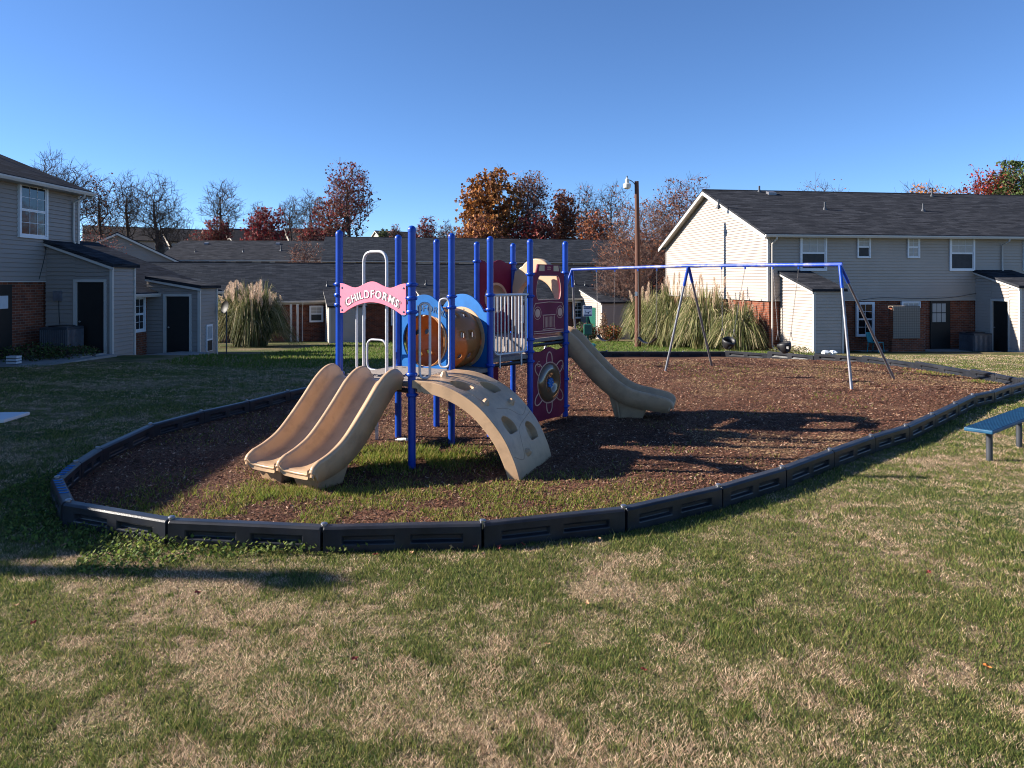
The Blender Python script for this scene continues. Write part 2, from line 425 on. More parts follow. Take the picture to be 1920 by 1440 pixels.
# mulch bed: concentric rings from the border to the middle, gently mounded
CEN = Vector((2.2, 12.0, 0)); pts = []
for i in range(len(J)):
    a, b = J[i], J[(i + 1) % len(J)]
    for k in range(5): pts.append(a.lerp(b, k / 5))
mb = MB(); NR = 60; n = len(pts); vs = []
for r in range(NR):
    t = 1 - r / NR
    for p in pts:
        q = CEN + (p - CEN) * t
        e = min(1, r / 3)
        z = h(q.x, q.y) + 0.012 + float(mound(np.array([q.x]), np.array([q.y]))[0])
        vs.append((q.x, q.y, z))
vs.append((CEN.x, CEN.y, h(CEN.x, CEN.y) + 0.02))
fs = [(r * n + i, r * n + (i + 1) % n, (r + 1) * n + (i + 1) % n, (r + 1) * n + i) for r in range(NR - 1) for i in range(n)]
fs += [((NR - 1) * n + i, (NR - 1) * n + (i + 1) % n, NR * n) for i in range(n)]
mb.add(vs, fs)
mb.build('mulch_bed', M['mulch'], smooth=80, kind='structure')

def timber_mesh():
    """border timber 1.2 m long: chamfered top, two long slots sunk in either side"""
    L, T, Z0, Z1 = 1.2, 0.055, -0.12, 0.185
    m = MB()
    xs = [0, 0.16, 0.53, 0.69, 1.06, L]; zs = [Z0, 0.055, 0.075, 0.145, Z1]
    xs = [0, 0.14, 0.54, 0.66, 1.06, L]; zs = [Z0, 0.065, 0.128, Z1]
    for s in (-1, 1):
        for i in range(5):
            for k in range(3):
                x0, x1, z0, z1 = xs[i], xs[i + 1], zs[k], zs[k + 1]
                if k == 1 and i in (1, 3):
                    d = T - 0.04; g = 0.012
                    o = [(x0, s * T, z0), (x1, s * T, z0), (x1, s * T, z1), (x0, s * T, z1)]
                    q = [(x0 + g, s * d, z0 + g), (x1 - g, s * d, z0 + g), (x1 - g, s * d, z1 - g), (x0 + g, s * d, z1 - g)]
                    for a in range(4): m.quad(o[a], o[(a + 1) % 4], q[(a + 1) % 4], q[a])
                    m.quad(*q)
                else:
                    m.quad((x0, s * T, z0), (x1, s * T, z0), (x1, s * T, z1), (x0, s * T, z1))
        m.quad((0, s * T, Z1), (L, s * T, Z1), (L, s * (T - 0.018), Z1 + 0.018), (0, s * (T - 0.018), Z1 + 0.018))
    m.quad((0, -T + 0.018, Z1 + 0.018), (L, -T + 0.018, Z1 + 0.018), (L, T - 0.018, Z1 + 0.018), (0, T - 0.018, Z1 + 0.018))
    for x in (0, L):
        m.add([(x, -T, Z0), (x, T, Z0), (x, T, Z1), (x, T - 0.018, Z1 + 0.018), (x, -T + 0.018, Z1 + 0.018), (x, -T, Z1)], [(0, 1, 2, 3, 4, 5)])
    return m
t0 = thing('border_timber', 'x', 'timber', group='plastic border timbers round the mulch bed')
tm = timber_mesh()
body = tm.build('rail', M['timber'], t0)
bm = bmesh.new(); bm.from_mesh(body.data); bmesh.ops.remove_doubles(bm, verts=bm.verts, dist=1e-5); bmesh.ops.recalc_face_normals(bm, faces=bm.faces); bm.to_mesh(body.data); bm.free()
bv = body.modifiers.new('bevel', 'BEVEL'); bv.width = 0.008; bv.segments = 2; bv.limit_method = 'ANGLE'
cp = MB(); cp.tube([(0.0, 0, 0.15), (0.0, 0, 0.213)], 0.02, 10); cp.lathe((0, 0, 0.213), [(0.027, 0), (0.027, 0.006), (0.018, 0.014), (0, 0.016)], 12)
cp.build('stake_cap', M['bolt'], t0, smooth=40)
ORD = ['first', 'second', 'third', 'fourth', 'fifth', 'sixth', 'seventh', 'eighth', 'ninth', 'tenth', 'eleventh', 'twelfth', 'thirteenth', 'fourteenth', 'fifteenth', 'sixteenth']
NB = len(J)
for i in range(NB):
    a, b = J[i], J[(i + 1) % NB]
    o = t0 if i == 0 else copy_tree(t0)
    L = (b - a).length
    o.location = (a.x, a.y, (h(a.x, a.y) + h(b.x, b.y)) / 2)
    o.rotation_euler = (0, 0, math.atan2(b.y - a.y, b.x - a.x))
    o.scale = ((L - 0.012) / 1.2, 1, 1)
    if i < 5: s = '%s black timber of the near border, counted from the left corner' % ORD[i]
    elif i < 15: s = '%s black timber up the right border, past the bend below the long slide' % ORD[i - 5]
    elif i < 25: s = '%s black timber of the far border, counted leftwards from the right tip' % ORD[i - 15]
    elif i < 35: s = '%s black timber of the far border behind the play tower, counted leftwards' % ORD[i - 25]
    elif i < 40: s = '%s shaded timber down the left border from the triple ridged slide' % ORD[i - 35]
    else: s = ['corner timber with pale spray scribbles, upper one at the left tip', 'corner timber with pale spray scribbles, nearest the left front corner'][i - 40]
    o['label'] = s.replace('triple ridged', 'double')
    if i >= 40:
        m = MB(); rr = random.Random(i)
        for k in range(6):
            x = (0.12 + k * 0.13) if i == 41 else (0.3 + k * 0.13)
            m.tube([(x, -0.036, 0.205), (x + 0.04, 0, 0.205), (x + 0.02 + rr.uniform(-.03, .03), 0.036, 0.205)], 0.0055, 5)
        m.build('spray_mark', M['bluelt'], o)

# ---------------------------------------------------------------- grass and chips
def blades(X, Y, hgt, wid, lean, col, rng, z0=0.0):
    n = len(X); a = rng.random(n) * 2 * PI; la = rng.random(n) * 2 * PI
    Z = hv(X, Y) + z0 + (mound(X, Y) if z0 else 0)
    dx = np.cos(a) * wid / 2; dy = np.sin(a) * wid / 2
    V = np.empty((n, 3, 3))
    V[:, 0] = np.stack([X - dx, Y - dy, Z - 0.005], 1); V[:, 1] = np.stack([X + dx, Y + dy, Z - 0.005], 1)
    V[:, 2] = np.stack([X + np.cos(la) * lean * hgt, Y + np.sin(la) * lean * hgt, Z + hgt], 1)
    return V.reshape(-1, 3), np.repeat(col, 3, 0)
def sample(n, y0, y1, p, rng, k=0.76, off=1.0):
    u = rng.random(n); e = 2 - p
    Y = (y0 ** e + u * (y1 ** e - y0 ** e)) ** (1 / e) if abs(e) > 1e-6 else y0 * (y1 / y0) ** u
    X = (rng.random(n) * 2 - 1) * (k * Y + off)
    return X, Y
GREEN = np.array([[0.125, 0.170, 0.034], [0.19, 0.225, 0.050], [0.060, 0.100, 0.026], [0.33, 0.29, 0.105]])
TAN = np.array([[0.78, 0.56, 0.38], [0.62, 0.43, 0.285], [0.86, 0.68, 0.47], [0.34, 0.21, 0.135]])
def greenness(X, Y):
    g = fbm(X, Y * 1.7, 1.3, 3) * 0.34 + fbm(X, Y * 1.4, 0.36, 33) * 0.38 + 0.28 * vn(X, Y, 0.085, 5)
    g = (g - 0.50) * 4.3 + 0.42
    d = edge_dist(X, Y)
    g += 0.55 * np.clip(1 - d / (0.4 + 0.7 * vn(X, Y, 1.1, 40)), 0, 1)
    g += 0.30 * np.clip(1 - np.hypot((X - 6.6) / 2.0, (Y - 8.8) / 1.0), 0, 1)
    g += 0.22 * np.clip((5.6 - Y) / 3, 0, 1) * 0 + 0.18 * np.clip((-X - 0.4 * Y) / 2, 0, 1) + 0.35 * np.clip((Y - 21) / 3, 0, 1) * (X < 7.5)
    return g
rng = np.random.default_rng(5)
X, Y = sample(1500000, 2.5, 26, 2.05, rng, 0.76, 2.6)
ok = ~inside(X, Y) & (X > -12.3) & ~((X < -9.5) & (Y > 19)); X, Y = X[ok], Y[ok]
g = greenness(X, Y); isg = rng.random(len(X)) < np.clip(g, 0.06, 0.93)
n = len(X)
pick = rng.integers(0, 4, n)
col = np.where(isg[:, None], GREEN[pick], TAN[pick]) * (0.55 + 0.75 * rng.random((n, 1)))
hgt = np.where(isg, 0.013 + 0.020 * rng.random(n) + 0.010 * np.clip(g, 0, 1.2), 0.010 + 0.024 * rng.random(n))
tall = isg & (rng.random(n) < 0.03); hgt = np.where(tall, hgt * 2.2, hgt)
hgt *= 0.45 + 0.55 * vn(X, Y, 0.25, 60)
wid = (0.0022 + 0.00085 * Y) * np.where(isg, 1.0, 0.75)
V, C = blades(X, Y, hgt, wid, np.where(isg, 0.7, 1.1), col, rng)
np_build('grass', V, 3, M['grass'], col=C, kind='stuff', label='short mown grass, part green and part dormant tan, round the play area')
X, Y = sample(110000, 19, 42, 1.2, rng, 0.7, 0)
ok = ~inside(X, Y) & (X > -9.5) & (X < 0.33 * (Y - 14) + 7); X, Y = X[ok], Y[ok]; n = len(X)
col = np.array([[0.10, 0.17, 0.025], [0.15, 0.20, 0.04], [0.07, 0.12, 0.025], [0.26, 0.22, 0.10]])[rng.choice(4, n, p=[.38, .3, .2, .12])] * (0.75 + 0.5 * rng.random((n, 1)))
V, C = blades(X, Y, 0.05 + 0.05 * rng.random(n), 0.02 + 0.0006 * Y, 0.7, col, rng)
np_build('far_grass', V, 3, M['grass'], col=C, kind='stuff', label='brighter green grass between the border and the back row')
# broad leafed weeds hugging the outside of the near border
n = 80000; X, Y = sample(n * 6, 4.6, 12, 1.4, rng)
d = edge_dist(X, Y); ok = ~inside(X, Y) & (d < (0.05 + 0.95 * fbm(X, Y, 0.9, 77)) * np.clip((-0.9 - X) / 2.0, 0.0, 1)) & (X > -5.2) & (rng.random(len(X)) < 0.28); X, Y = X[ok], Y[ok]; n = len(X)
s = 0.005 + 0.006 * rng.random(n); a = rng.random(n) * 2 * PI; Z = hv(X, Y) + 0.015 + rng.random(n) * 0.08 * np.clip(fbm(X, Y, 0.5, 12) * 1.5, 0.2, 1) * np.clip(1.2 - edge_dist(X, Y) * 2, 0.2, 1)
tl = (rng.random((n, 2)) - 0.5) * 2.6
Q = []
for sx, sy in ((-1, -1), (1, -1), (1, 1), (-1, 1)):
    px = (np.cos(a) * sx - np.sin(a) * sy) * s; py = (np.sin(a) * sx + np.cos(a) * sy) * s
    Q.append(np.stack([X + px, Y + py, Z + px * tl[:, 0] + py * tl[:, 1]], 1))
V = np.stack(Q, 1).reshape(-1, 3)
col = GREEN[rng.integers(0, 3, n)] * (0.55 + 0.9 * rng.random((n, 1)))
np_build('clover', V, 4, M['grass'], col=np.repeat(col, 4, 0), kind='stuff', label='low broad leafed weeds along the outside of the near border')
# grass that has come up through the mulch
X, Y = sample(560000, 5.5, 20, 1.9, rng)
ok = inside(X, Y); X, Y = X[ok], Y[ok]
dd = edge_dist(X, Y)
lush = np.exp(-(((X + 1.25) / 0.95) ** 2 + ((Y - 8.65) / 0.62) ** 2) ** 1.5) * 1.15 + 0.8 * np.exp(-(((X + 2.2) / 0.8) ** 2 + ((Y - 7.15) / 0.22) ** 2))
front = np.clip(1.25 - (Y - 5.9) / 1.9, 0, 1) * np.clip((2.2 - X) / 1.5, 0, 1) * np.clip((X + 4.2), 0, 1)
farp = np.clip(1 - np.abs(dd - 0.35) / 0.4, 0, 1) * (Y > 14) * (vn(X, Y, 0.8, 31) > 0.62) * 0.8
pr = lush * (vn(X, Y, 0.25, 8) > 0.25) + front * np.clip(fbm(X, Y, 0.5, 15) * 5.0 - 1.95, 0, 1) * 0.85 + farp + 0.05 * (fbm(X, Y, 1.6, 50) > 0.60)
keep = rng.random(len(X)) < pr; X, Y, lush = X[keep], Y[keep], lush[keep]; n = len(X)
G2 = np.array([[0.17, 0.22, 0.03], [0.25, 0.26, 0.045], [0.12, 0.18, 0.03], [0.34, 0.26, 0.09]])
col = G2[rng.integers(0, 4, n)] * (0.75 + 0.5 * rng.random((n, 1)))
hgt = 0.018 + 0.034 * rng.random(n) + 0.065 * lush * rng.random(n)
V, C = blades(X, Y, hgt, 0.005 + 0.0009 * Y, 0.7, col, rng, 0.012)
np_build('weedy_grass', V, 3, M['grass'], col=C, kind='stuff', label='bright green grass growing up through the mulch by the slide and climber')
# loose bark chips
X, Y = sample(420000, 5.5, 22, 1.25, rng, 0.72, 1.0)
ok = inside(X, Y) & (edge_dist(X, Y) > 0.07); X, Y = X[ok], Y[ok]
n = len(X)
ln = (0.010 + 0.022 * rng.random(n)) * (0.7 + 0.05 * Y); wd = ln * (0.18 + 0.25 * rng.random(n)); a = rng.random(n) * PI; tl = (rng.random((n, 2)) - 0.5) * 1.1
Z = hv(X, Y) + 0.016 + mound(X, Y) + rng.random(n) * 0.012
Q = []
for sx, sy in ((-1, -1), (1, -1), (1, 1), (-1, 1)):
    u = sx * ln / 2; v = sy * wd / 2
    Q.append(np.stack([X + np.cos(a) * u - np.sin(a) * v, Y + np.sin(a) * u + np.cos(a) * v, Z + u * tl[:, 0] + v * tl[:, 1]], 1))
V = np.stack(Q, 1).reshape(-1, 3)
CH4 = np.array([[0.145, 0.058, 0.034], [0.08, 0.034, 0.022], [0.20, 0.088, 0.053], [0.40, 0.26, 0.18], [0.10, 0.052, 0.036], [0.28, 0.17, 0.09]])
pk = rng.choice(6, n, p=[0.30, 0.26, 0.19, 0.07, 0.10, 0.08])
col = CH4[pk] * (0.7 + 0.6 * rng.random((n, 1)))
dry = (fbm(X, Y, 2.2, 90) > 0.56) & (rng.random(n) < 0.5) & (X > 2); col[dry] = np.array([0.30, 0.19, 0.10]) * (0.7 + 0.5 * rng.random((dry.sum(), 1)))
np_build('bark_chips', V, 4, M['chip'], col=np.repeat(col, 4, 0), kind='stuff', label='reddish brown bark chips covering the playground bed')
# single fallen leaves
lm = MB()
out = [(0, -.03), (.012, -.012), (.03, -.014), (.022, .004), (.036, .022), (.014, .02), (0, .045), (-.014, .02), (-.036, .022), (-.022, .004), (-.03, -.014), (-.012, -.012)]
lm.add([(0, 0, 0.004)] + [(x, y, 0.012 * math.sin(i * 1.7) + 0.012) for i, (x, y) in enumerate(out)], [(0, i + 1, (i + 1) % 12 + 1) for i in range(12)])
leafc = [mat('fallen leaf red', (0.22, 0.035, 0.025), 0.8), mat('fallen leaf tan', (0.42, 0.24, 0.12), 0.8), mat('fallen leaf orange', (0.50, 0.16, 0.03), 0.8)]
LP = [(62, 1180, 0), (120, 1030, 1), (205, 1048, 1), (370, 1120, 0), (1025, 1220, 1), (1103, 1140, 1), (1208, 1268, 0), (1850, 1263, 2), (664, 1248, 0), (30, 1145, 1), (890, 1033, 0),
      (705, 1048, 0), (846, 1034, 1), (935, 1033, 0), (980, 1028, 0), (1125, 1020, 1), (1742, 1083, 0), (772, 1045, 1), (905, 1046, 1)]
LN = ['curled dark red leaf', 'curled tan leaf', 'bright orange leaf']
WH = ['left of the others in the lawn', 'below the first border timber', 'beside the weeds at the left border', 'in the grass below the near border bend', 'standing up in the green patch of the front lawn', 'on the pale patch right of the middle of the lawn',
      'in the right half of the lawn, low down', 'at the right edge of the front lawn', 'left of the big tan patch', 'at the far left of the lawn', 'against the middle of the near border', 'against the near border under the slide', 'between the two red leaves at the near border', 'by the stake right of the climber foot',
      'just right of the stake below the climber', 'under the fourth near timber', 'in the lawn right of the middle', 'at the foot of the third near timber', 'in front of the third stake']
for i, (x, y, k) in enumerate(LP):
    o = lm.build('fallen_leaf', leafc[k])
    p = onground(x, y); o.location = p + Vector((0, 0, 0.03)); o.scale = (.62, .62, .62); o.rotation_euler = (random.Random(i).uniform(-.6, .6), random.Random(i + 9).uniform(-.6, .6), i * 1.3)
    tag(o, LN[k] + ' lying ' + WH[i], 'leaf', 'leaves fallen on the lawn')

# ---------------------------------------------------------------- play tower
play = thing('play_tower', 'blue posted play tower with double slide, arched climber, tunnel and maroon panels', 'play structure')
P2 = {'P': (-2.117, 8.83), 'A': (-1.135, 8.16), 'C': (-0.785, 9.36), 'D': (-1.545, 9.78), 'F': (-0.299, 9.85), 'E': (-1.10, 10.5),
      'I': (0.264, 10.5), 'G': (-0.552, 11.3), 'B': (0.833, 11.25), 'H': (0.017, 11.85)}
P2 = {k: Vector((v[0], v[1], 0)) for k, v in P2.items()}
TOPZ = {'P': 2.775, 'A': 2.78, 'C': 2.775, 'D': 2.78, 'F': 2.765, 'E': 2.765, 'I': 2.765, 'G': 2.77, 'B': 2.775, 'H': 2.775}
RINGS = {'P': [1.86, 2.11, 1.98, 1.02], 'A': [2.11, 1.955, 1.80, 1.09, 0.86], 'C': [1.95, 1.81, 0.95], 'D': [1.80, 1.0], 'F': [1.96, 1.76, 1.0], 'E': [1.72, 1.0],
         'I': [2.25, 1.93, 1.30, 1.12, 0.98], 'G': [2.46, 1.75, 1.2], 'B': [2.28, 1.36, 1.18, .62, .2], 'H': [2.44, 2.34, 1.2]}
PR = 0.0445
for k, p in P2.items():
    z0 = h(p.x, p.y) - 0.2
    m = MB()
    prof = [(PR, z0), (PR, TOPZ[k] - 0.075), (PR + 0.003, TOPZ[k] - 0.073), (PR + 0.003, TOPZ[k] - 0.045)] + [((PR + 0.002) * math.cos(t), TOPZ[k] - 0.045 + 0.045 * math.sin(t)) for t in (0.3, 0.6, 0.9, 1.2, 1.45)] + [(0.001, TOPZ[k])]
    m.lathe((p.x, p.y, 0), prof, 28)
    po = m.build('post', M['blue'], play, smooth=50)
    for j, z in enumerate(RINGS[k]):
        m = MB(); r = PR + 0.001
        m.lathe((p.x, p.y, z), [(r, -0.022), (r + 0.012, -0.020), (r + 0.019, -0.008), (r + 0.019, 0.008), (r + 0.012, 0.020), (r, 0.022)], 28)
        for t in (0.4 + j, 2.5 + j, 4.6 + j):
            c = Vector((p.x + math.cos(t) * (r + 0.018), p.y + math.sin(t) * (r + 0.018), z))
            m.lathe(c, [(0.011, -0.002), (0.011, 0.010), (0.0, 0.013)], 8, axis=(math.cos(t), math.sin(t), 0))
        m.build('clamp', M['blue'], po, smooth=40)

def fr(a, b):
    """frame between two posts: u along, n outward to the right of travel"""
    a = P2[a] if isinstance(a, str) else a; b = P2[b] if isinstance(b, str) else b
    u = (b - a).normalized(); n = Vector((u.y, -u.x, 0))
    L = (b - a).length
    def f(x, z, d=0.0): return Vector((a.x, a.y, 0)) + u * x + n * d + Vector((0, 0, z))
    f.L = L; f.u = u; f.n = n; f.a = a
    return f
def flat(name, f, loops, thick, mt, parent, d=0.0, bevel=0.003, text=None, **kw):
    """board cut to outline loops (first is the outside, others are holes), standing in frame f"""
    cu = bpy.data.curves.new('tmp', 'CURVE'); cu.dimensions = '2D'; cu.fill_mode = 'BOTH'
    for lp in loops:
        s = cu.splines.new('POLY'); s.points.add(len(lp) - 1)
        for i, (x, z) in enumerate(lp): s.points[i].co = (x, z, 0, 1)
        s.use_cyclic_u = True
    cu.extrude = thick / 2; cu.bevel_depth = bevel; cu.bevel_resolution = 1; cu.offset = -bevel
    return curve_out(name, cu, f, mt, parent, d, **kw)
def curve_out(name, cu, f, mt, parent, d, xf=None, **kw):
    ob = bpy.data.objects.new('tmp', cu); COL.objects.link(ob)
    bpy.context.view_layer.update()
    me = bpy.data.meshes.new_from_object(ob.evaluated_get(bpy.context.evaluated_depsgraph_get()))
    bpy.data.objects.remove(ob); bpy.data.curves.remove(cu)
    me.materials.clear(); me.materials.append(mt)
    for v in me.vertices:
        x, y, z = v.co
        if xf: x, y = xf(x, y)
        v.co = f(x, y, d + z)
    bm = bmesh.new(); bm.from_mesh(me); bmesh.ops.remove_doubles(bm, verts=bm.verts, dist=1e-5); bmesh.ops.recalc_face_normals(bm, faces=bm.faces); bm.to_mesh(me); bm.free()
    me.name = name
    return finish(me, name, parent, None, fix=False, **kw)
def letters(word, f, xc, zc, size, mt, parent, d, radius=None, name='lettering', off=0.0, sp=1.0, thick=0.0015, step=None):
    """word set letter by letter on an arc that bulges upwards; returns one mesh"""
    wd = []
    for ch in word:
        cu = bpy.data.curves.new('tmp', 'FONT'); cu.body = ch; cu.size = size; cu.extrude = thick; cu.offset = off; cu.resolution_u = 3
        ob = bpy.data.objects.new('tmp', cu); COL.objects.link(ob); bpy.context.view_layer.update()
        me = bpy.data.meshes.new_from_object(ob.evaluated_get(bpy.context.evaluated_depsgraph_get()))
        bpy.data.objects.remove(ob); bpy.data.curves.remove(cu)
        x0 = min(v.co.x for v in me.vertices); x1 = max(v.co.x for v in me.vertices)
        wd.append((me, x0, x1))
    gap = size * 0.13 * sp; tot = sum(b - a for _, a, b in wd) + gap * (len(wd) - 1)
    m = MB(); x = -tot / 2
    for me, a, b in wd:
        c = x + (b - a) / 2
        vs = []
        for v in me.vertices:
            lx = v.co.x - (a + b) / 2; ly = v.co.y
            if radius:
                t = c / radius; px = radius * math.sin(t) + lx * math.cos(t) + ly * math.sin(t); pz = radius * (math.cos(t) - 1) - lx * math.sin(t) + ly * math.cos(t)
            else: px, pz = c + lx, ly
            vs.append(f(xc + px, zc + pz, d + v.co.z))
        m.add(vs, [tuple(p.vertices) for p in me.polygons])
        x += (b - a) + gap
        bpy.data.meshes.remove(me)
    return m.build(name, mt, parent)
def arc(cx, cz, r, a0, a1, n, rz=None):
    return [(cx + r * math.cos(R(a0 + (a1 - a0) * i / n)), cz + (rz or r) * math.sin(R(a0 + (a1 - a0) * i / n))) for i in range(n + 1)]
def rrect(x0, z0, x1, z1, r, n=5):
    return arc(x1 - r, z1 - r, r, 0, 90, n) + arc(x0 + r, z1 - r, r, 90, 180, n) + arc(x0 + r, z0 + r, r, 180, 270, n) + arc(x1 - r, z0 + r, r, 270, 360, n)
def circ(cx, cz, r, n=40): return arc(cx, cz, r, 0, 360 - 360 / n, n - 1)
def fillet(pts, r, n=6):
    """round the corners of an open 3D path"""
    P = [Vector(p) for p in pts]; out = [P[0]]
    for i in range(1, len(P) - 1):
        a = (P[i - 1] - P[i]); b = (P[i + 1] - P[i]); rr = min(r, a.length * 0.49, b.length * 0.49)
        a = P[i] + a.normalized() * rr; b = P[i] + b.normalized() * rr
        for k in range(n + 1):
            t = k / n; out.append(a.lerp(P[i], t).lerp(P[i].lerp(b, t), t))
    out.append(P[-1]); return out

# decks
def deck(names, z, th=0.055, hole=False):
    L = [P2[n] for n in names]; c = sum(L, Vector()) / len(L)
    m = MB()
    m.prism([(p.x, p.y, z - th) for p in [c + (q - c) * 0.99 for q in L]], (0, 0, th))
    o = m.build('deck', M['deck'], play, bevel=0.006)
    m = MB()   # raised tread ribs of the coated mesh
    a, b, cc, d = [c + (q - c) * 0.93 for q in L]
    for i in range(22):
        t = (i + 0.5) / 22
        p = a.lerp(d, t); q = b.lerp(cc, t)
        m.tube([(p.x, p.y, z + 0.001), (q.x, q.y, z + 0.001)], 0.005, 5)
    m.build('tread', M['deck'], o)
    m = MB()
    for i in range(4):
        p, q = L[i], L[(i + 1) % 4]; p = c + (p - c) * 0.96; q = c + (q - c) * 0.96
        m.tube([(p.x, p.y, z - th - 0.045), (q.x, q.y, z - th - 0.045)], 0.028, 6)
    m.build('deck_rim', M['rubber'], o)
deck('PACD', 1.0)
deck('CFED', 0.96)
deck('FIGE', 1.08)
deck('IBHG', 1.30)
# riser and dark red panel below the middle deck
f = fr('G', 'I')
flat('riser', f, [rrect(0.08, 1.06, f.L - 0.08, 1.27, 0.02)], 0.012, M['deck'], play)
f = fr('F', 'I')
flat('under_panel', f, [rrect(0.1, 0.55, 0.55, 0.93, 0.03)], 0.014, M['maroon'], play, d=-0.35)

# pink name board between the two front posts
f = fr('P', 'A'); L = f.L
x0, x1 = 0.055, L - 0.055; W = x1 - x0
top = [(x0 + W * t, 2.105 + 0.018 * math.cos(2 * PI * t * 2) + 0.022 * math.exp(-((t - 0.5) / 0.13) ** 2) - 0.016 * math.exp(-((t - 0.22) / 0.11) ** 2) - 0.016 * math.exp(-((t - 0.78) / 0.11) ** 2)) for t in [i / 40 for i in range(41)]]
bot = [(x1 - W * t, 1.765 + 0.135 * math.sin(PI * min(1, max(0, (t - 0.07) / 0.86))) ** 0.85) for t in [i / 30 for i in range(31)]]
bd = flat('name_board', f, [top + bot], 0.014, M['pink'], play, d=0.03)
letters('CHILDFORMS', f, (x0 + x1) / 2, 1.955, 0.128, M['grayout'], bd, 0.0425, radius=0.80, name='letter_outline', off=0.0038, sp=1.30, thick=.001)  # dark outline round the white letters
letters('CHILDFORMS', f, (x0 + x1) / 2, 1.955, 0.128, M['white'], bd, 0.0450, radius=0.80, name='lettering', off=0.0008, sp=1.30)
m = MB()
for x in (x0 + 0.035, x1 - 0.035):
    for z in (2.07, 1.80): m.lathe(f(x, z, 0.039), [(0.014, 0), (0.012, 0.007), (0, 0.010)], 10, axis=f.n)
m.build('bolt', M['navy'], bd, smooth=40)

# blue arch boards either side of the tunnel
def arch_board(a, b, word):
    f = fr(a, b); L = f.L; c = L / 2
    out = [(0.05, 0.86), (L - 0.05, 0.86), (L - 0.05, 1.72)] + arc(c, 1.50, L / 2 - 0.05, 28, 152, 24, 0.47) + [(0.05, 1.72)]
    o = flat('arch_board', f, [out, list(reversed(circ(c, 1.36, 0.345)))], 0.02, M['bluelt'], play)
    if word:
        letters(word, f, c, 1.750, 0.120, M['navy'], o, 0.016, radius=0.75, sp=0.9, off=0.001)
    return f
f1 = arch_board('D', 'C', 'CHILDFORMS')
f2 = arch_board('E', 'F', None)
c1 = f1(f1.L / 2, 1.36); c2 = f2(f2.L / 2, 1.36)
ax = (c2 - c1); TL = ax.length; ax.normalize(); sd = Vector((ax.y, -ax.x, 0)).normalized(); upv = Vector((0, 0, 1))
NA, NX = 18, 4   # cells round and along; four of five rings have finger holes
m = MB()
def tp(a, s):
    t = s / TL; r = 0.345 + 0.085 * math.sin(PI * min(1, max(0, t))) ** 0.55
    return c1 + ax * s + (sd * math.cos(a) + upv * math.sin(a)) * r
for i in range(NA):
    for j in range(NX):
        a0 = 2 * PI * i / NA; a1 = 2 * PI * (i + 1) / NA; s0 = TL * j / NX; s1 = TL * (j + 1) / NX
        hole = j in (1, 2) and i % 2 == 0
        K = 4
        per = [(a0 + (a1 - a0) * k / K, s0) for k in range(K)] + [(a1, s0 + (s1 - s0) * k / K) for k in range(K)] + [(a1 - (a1 - a0) * k / K, s1) for k in range(K)] + [(a0, s1 - (s1 - s0) * k / K) for k in range(K)]
        ac, sc = (a0 + a1) / 2, (s0 + s1) / 2
        q = len(per); rad = 0.043 if hole else 0.0
        inn = []
        for (a, s) in per:
            da = (a - ac) * 0.42; ds = s - sc; l = math.hypot(da, ds)
            inn.append((ac + da / l * 0.040 / 0.42, sc + ds / l * 0.040))
        vs = [tp(*p) for p in per] + [tp(*p) for p in inn]
        fs = [(k, (k + 1) % q, (k + 1) % q + q, k + q) for k in range(q)]
        if not hole: fs.append(tuple(range(q, 2 * q)))
        m.add(vs, fs)
tun = m.build('tunnel', M['tanthin'], play, fix=False)
bm = bmesh.new(); bm.from_mesh(tun.data); bmesh.ops.remove_doubles(bm, verts=bm.verts, dist=1e-4); bmesh.ops.recalc_face_normals(bm, faces=bm.faces)
for p in bm.faces: p.smooth = True
bm.to_mesh(tun.data); bm.free()
sm = tun.modifiers.new('wall', 'SOLIDIFY'); sm.thickness = 0.010; sm.offset = 0
for cc, s, ro_ in ((c1, 1, .37), (c2, -1, .425)):
    m = MB(); m.lathe(cc + ax * s * 0.016, [(0.345, 0), (ro_, 0), (ro_ + .005, 0.006 * s), (ro_, 0.012 * s), (0.345, 0.014 * s)], 48, axis=ax)
    for k in range(10):
        t = 2 * PI * k / 10 + 0.2
        m.lathe(cc + ax * s * 0.030 + (sd * math.cos(t) + upv * math.sin(t)) * (ro_ - .025), [(0.010, 0), (0.008, 0.006 * s), (0, 0.008 * s)], 8, axis=ax)
    m.build('flange', M['cream'], tun, smooth=40)

# hand loops
def loop_rail(f, x0, x1, z0, z1, d=0.0, r=0.0155, rad=0.07, name='hand_loop'):
    m = MB(); pts = fillet([f(x0, (z0 + z1) / 2, d), f(x0, z1, d), f(x1, z1, d), f(x1, z0, d), f(x0, z0, d), f(x0, (z0 + z1) / 2 - 0.001, d)], rad)
    m.tube(pts, r, 10); return m.build(name, M['silver'], play, smooth=60)
f = fr('A', 'C'); nn_ = f.n
loop_rail(fr(P2['A'] + f.u * .05, P2['A'] + f.u * .05 + nn_), 0.075, 0.20, 1.05, 1.90)
loop_rail(fr(P2['C'] - f.u * .03, P2['C'] - f.u * .03 - nn_), 0.02, 0.155, 1.03, 1.92)
f = fr('P', 'A')
m = MB(); m.tube(fillet([f(.36, 1.0, -0.06), f(.36, 2.50, -0.06), f(.74, 2.50, -0.06), f(.74, 1.0, -0.06)], 0.14, 8), 0.019, 12)
for s, x, xe in ((1, .36, .24), (-1, .74, .86)):
    m.tube(fillet([f(x, 1.07, -0.06), f(xe, 1.07, -0.06), f(xe, 1.88, -0.06)], 0.09, 6), 0.016, 10)
m.build('slide_hoop', M['silver'], play, smooth=60)
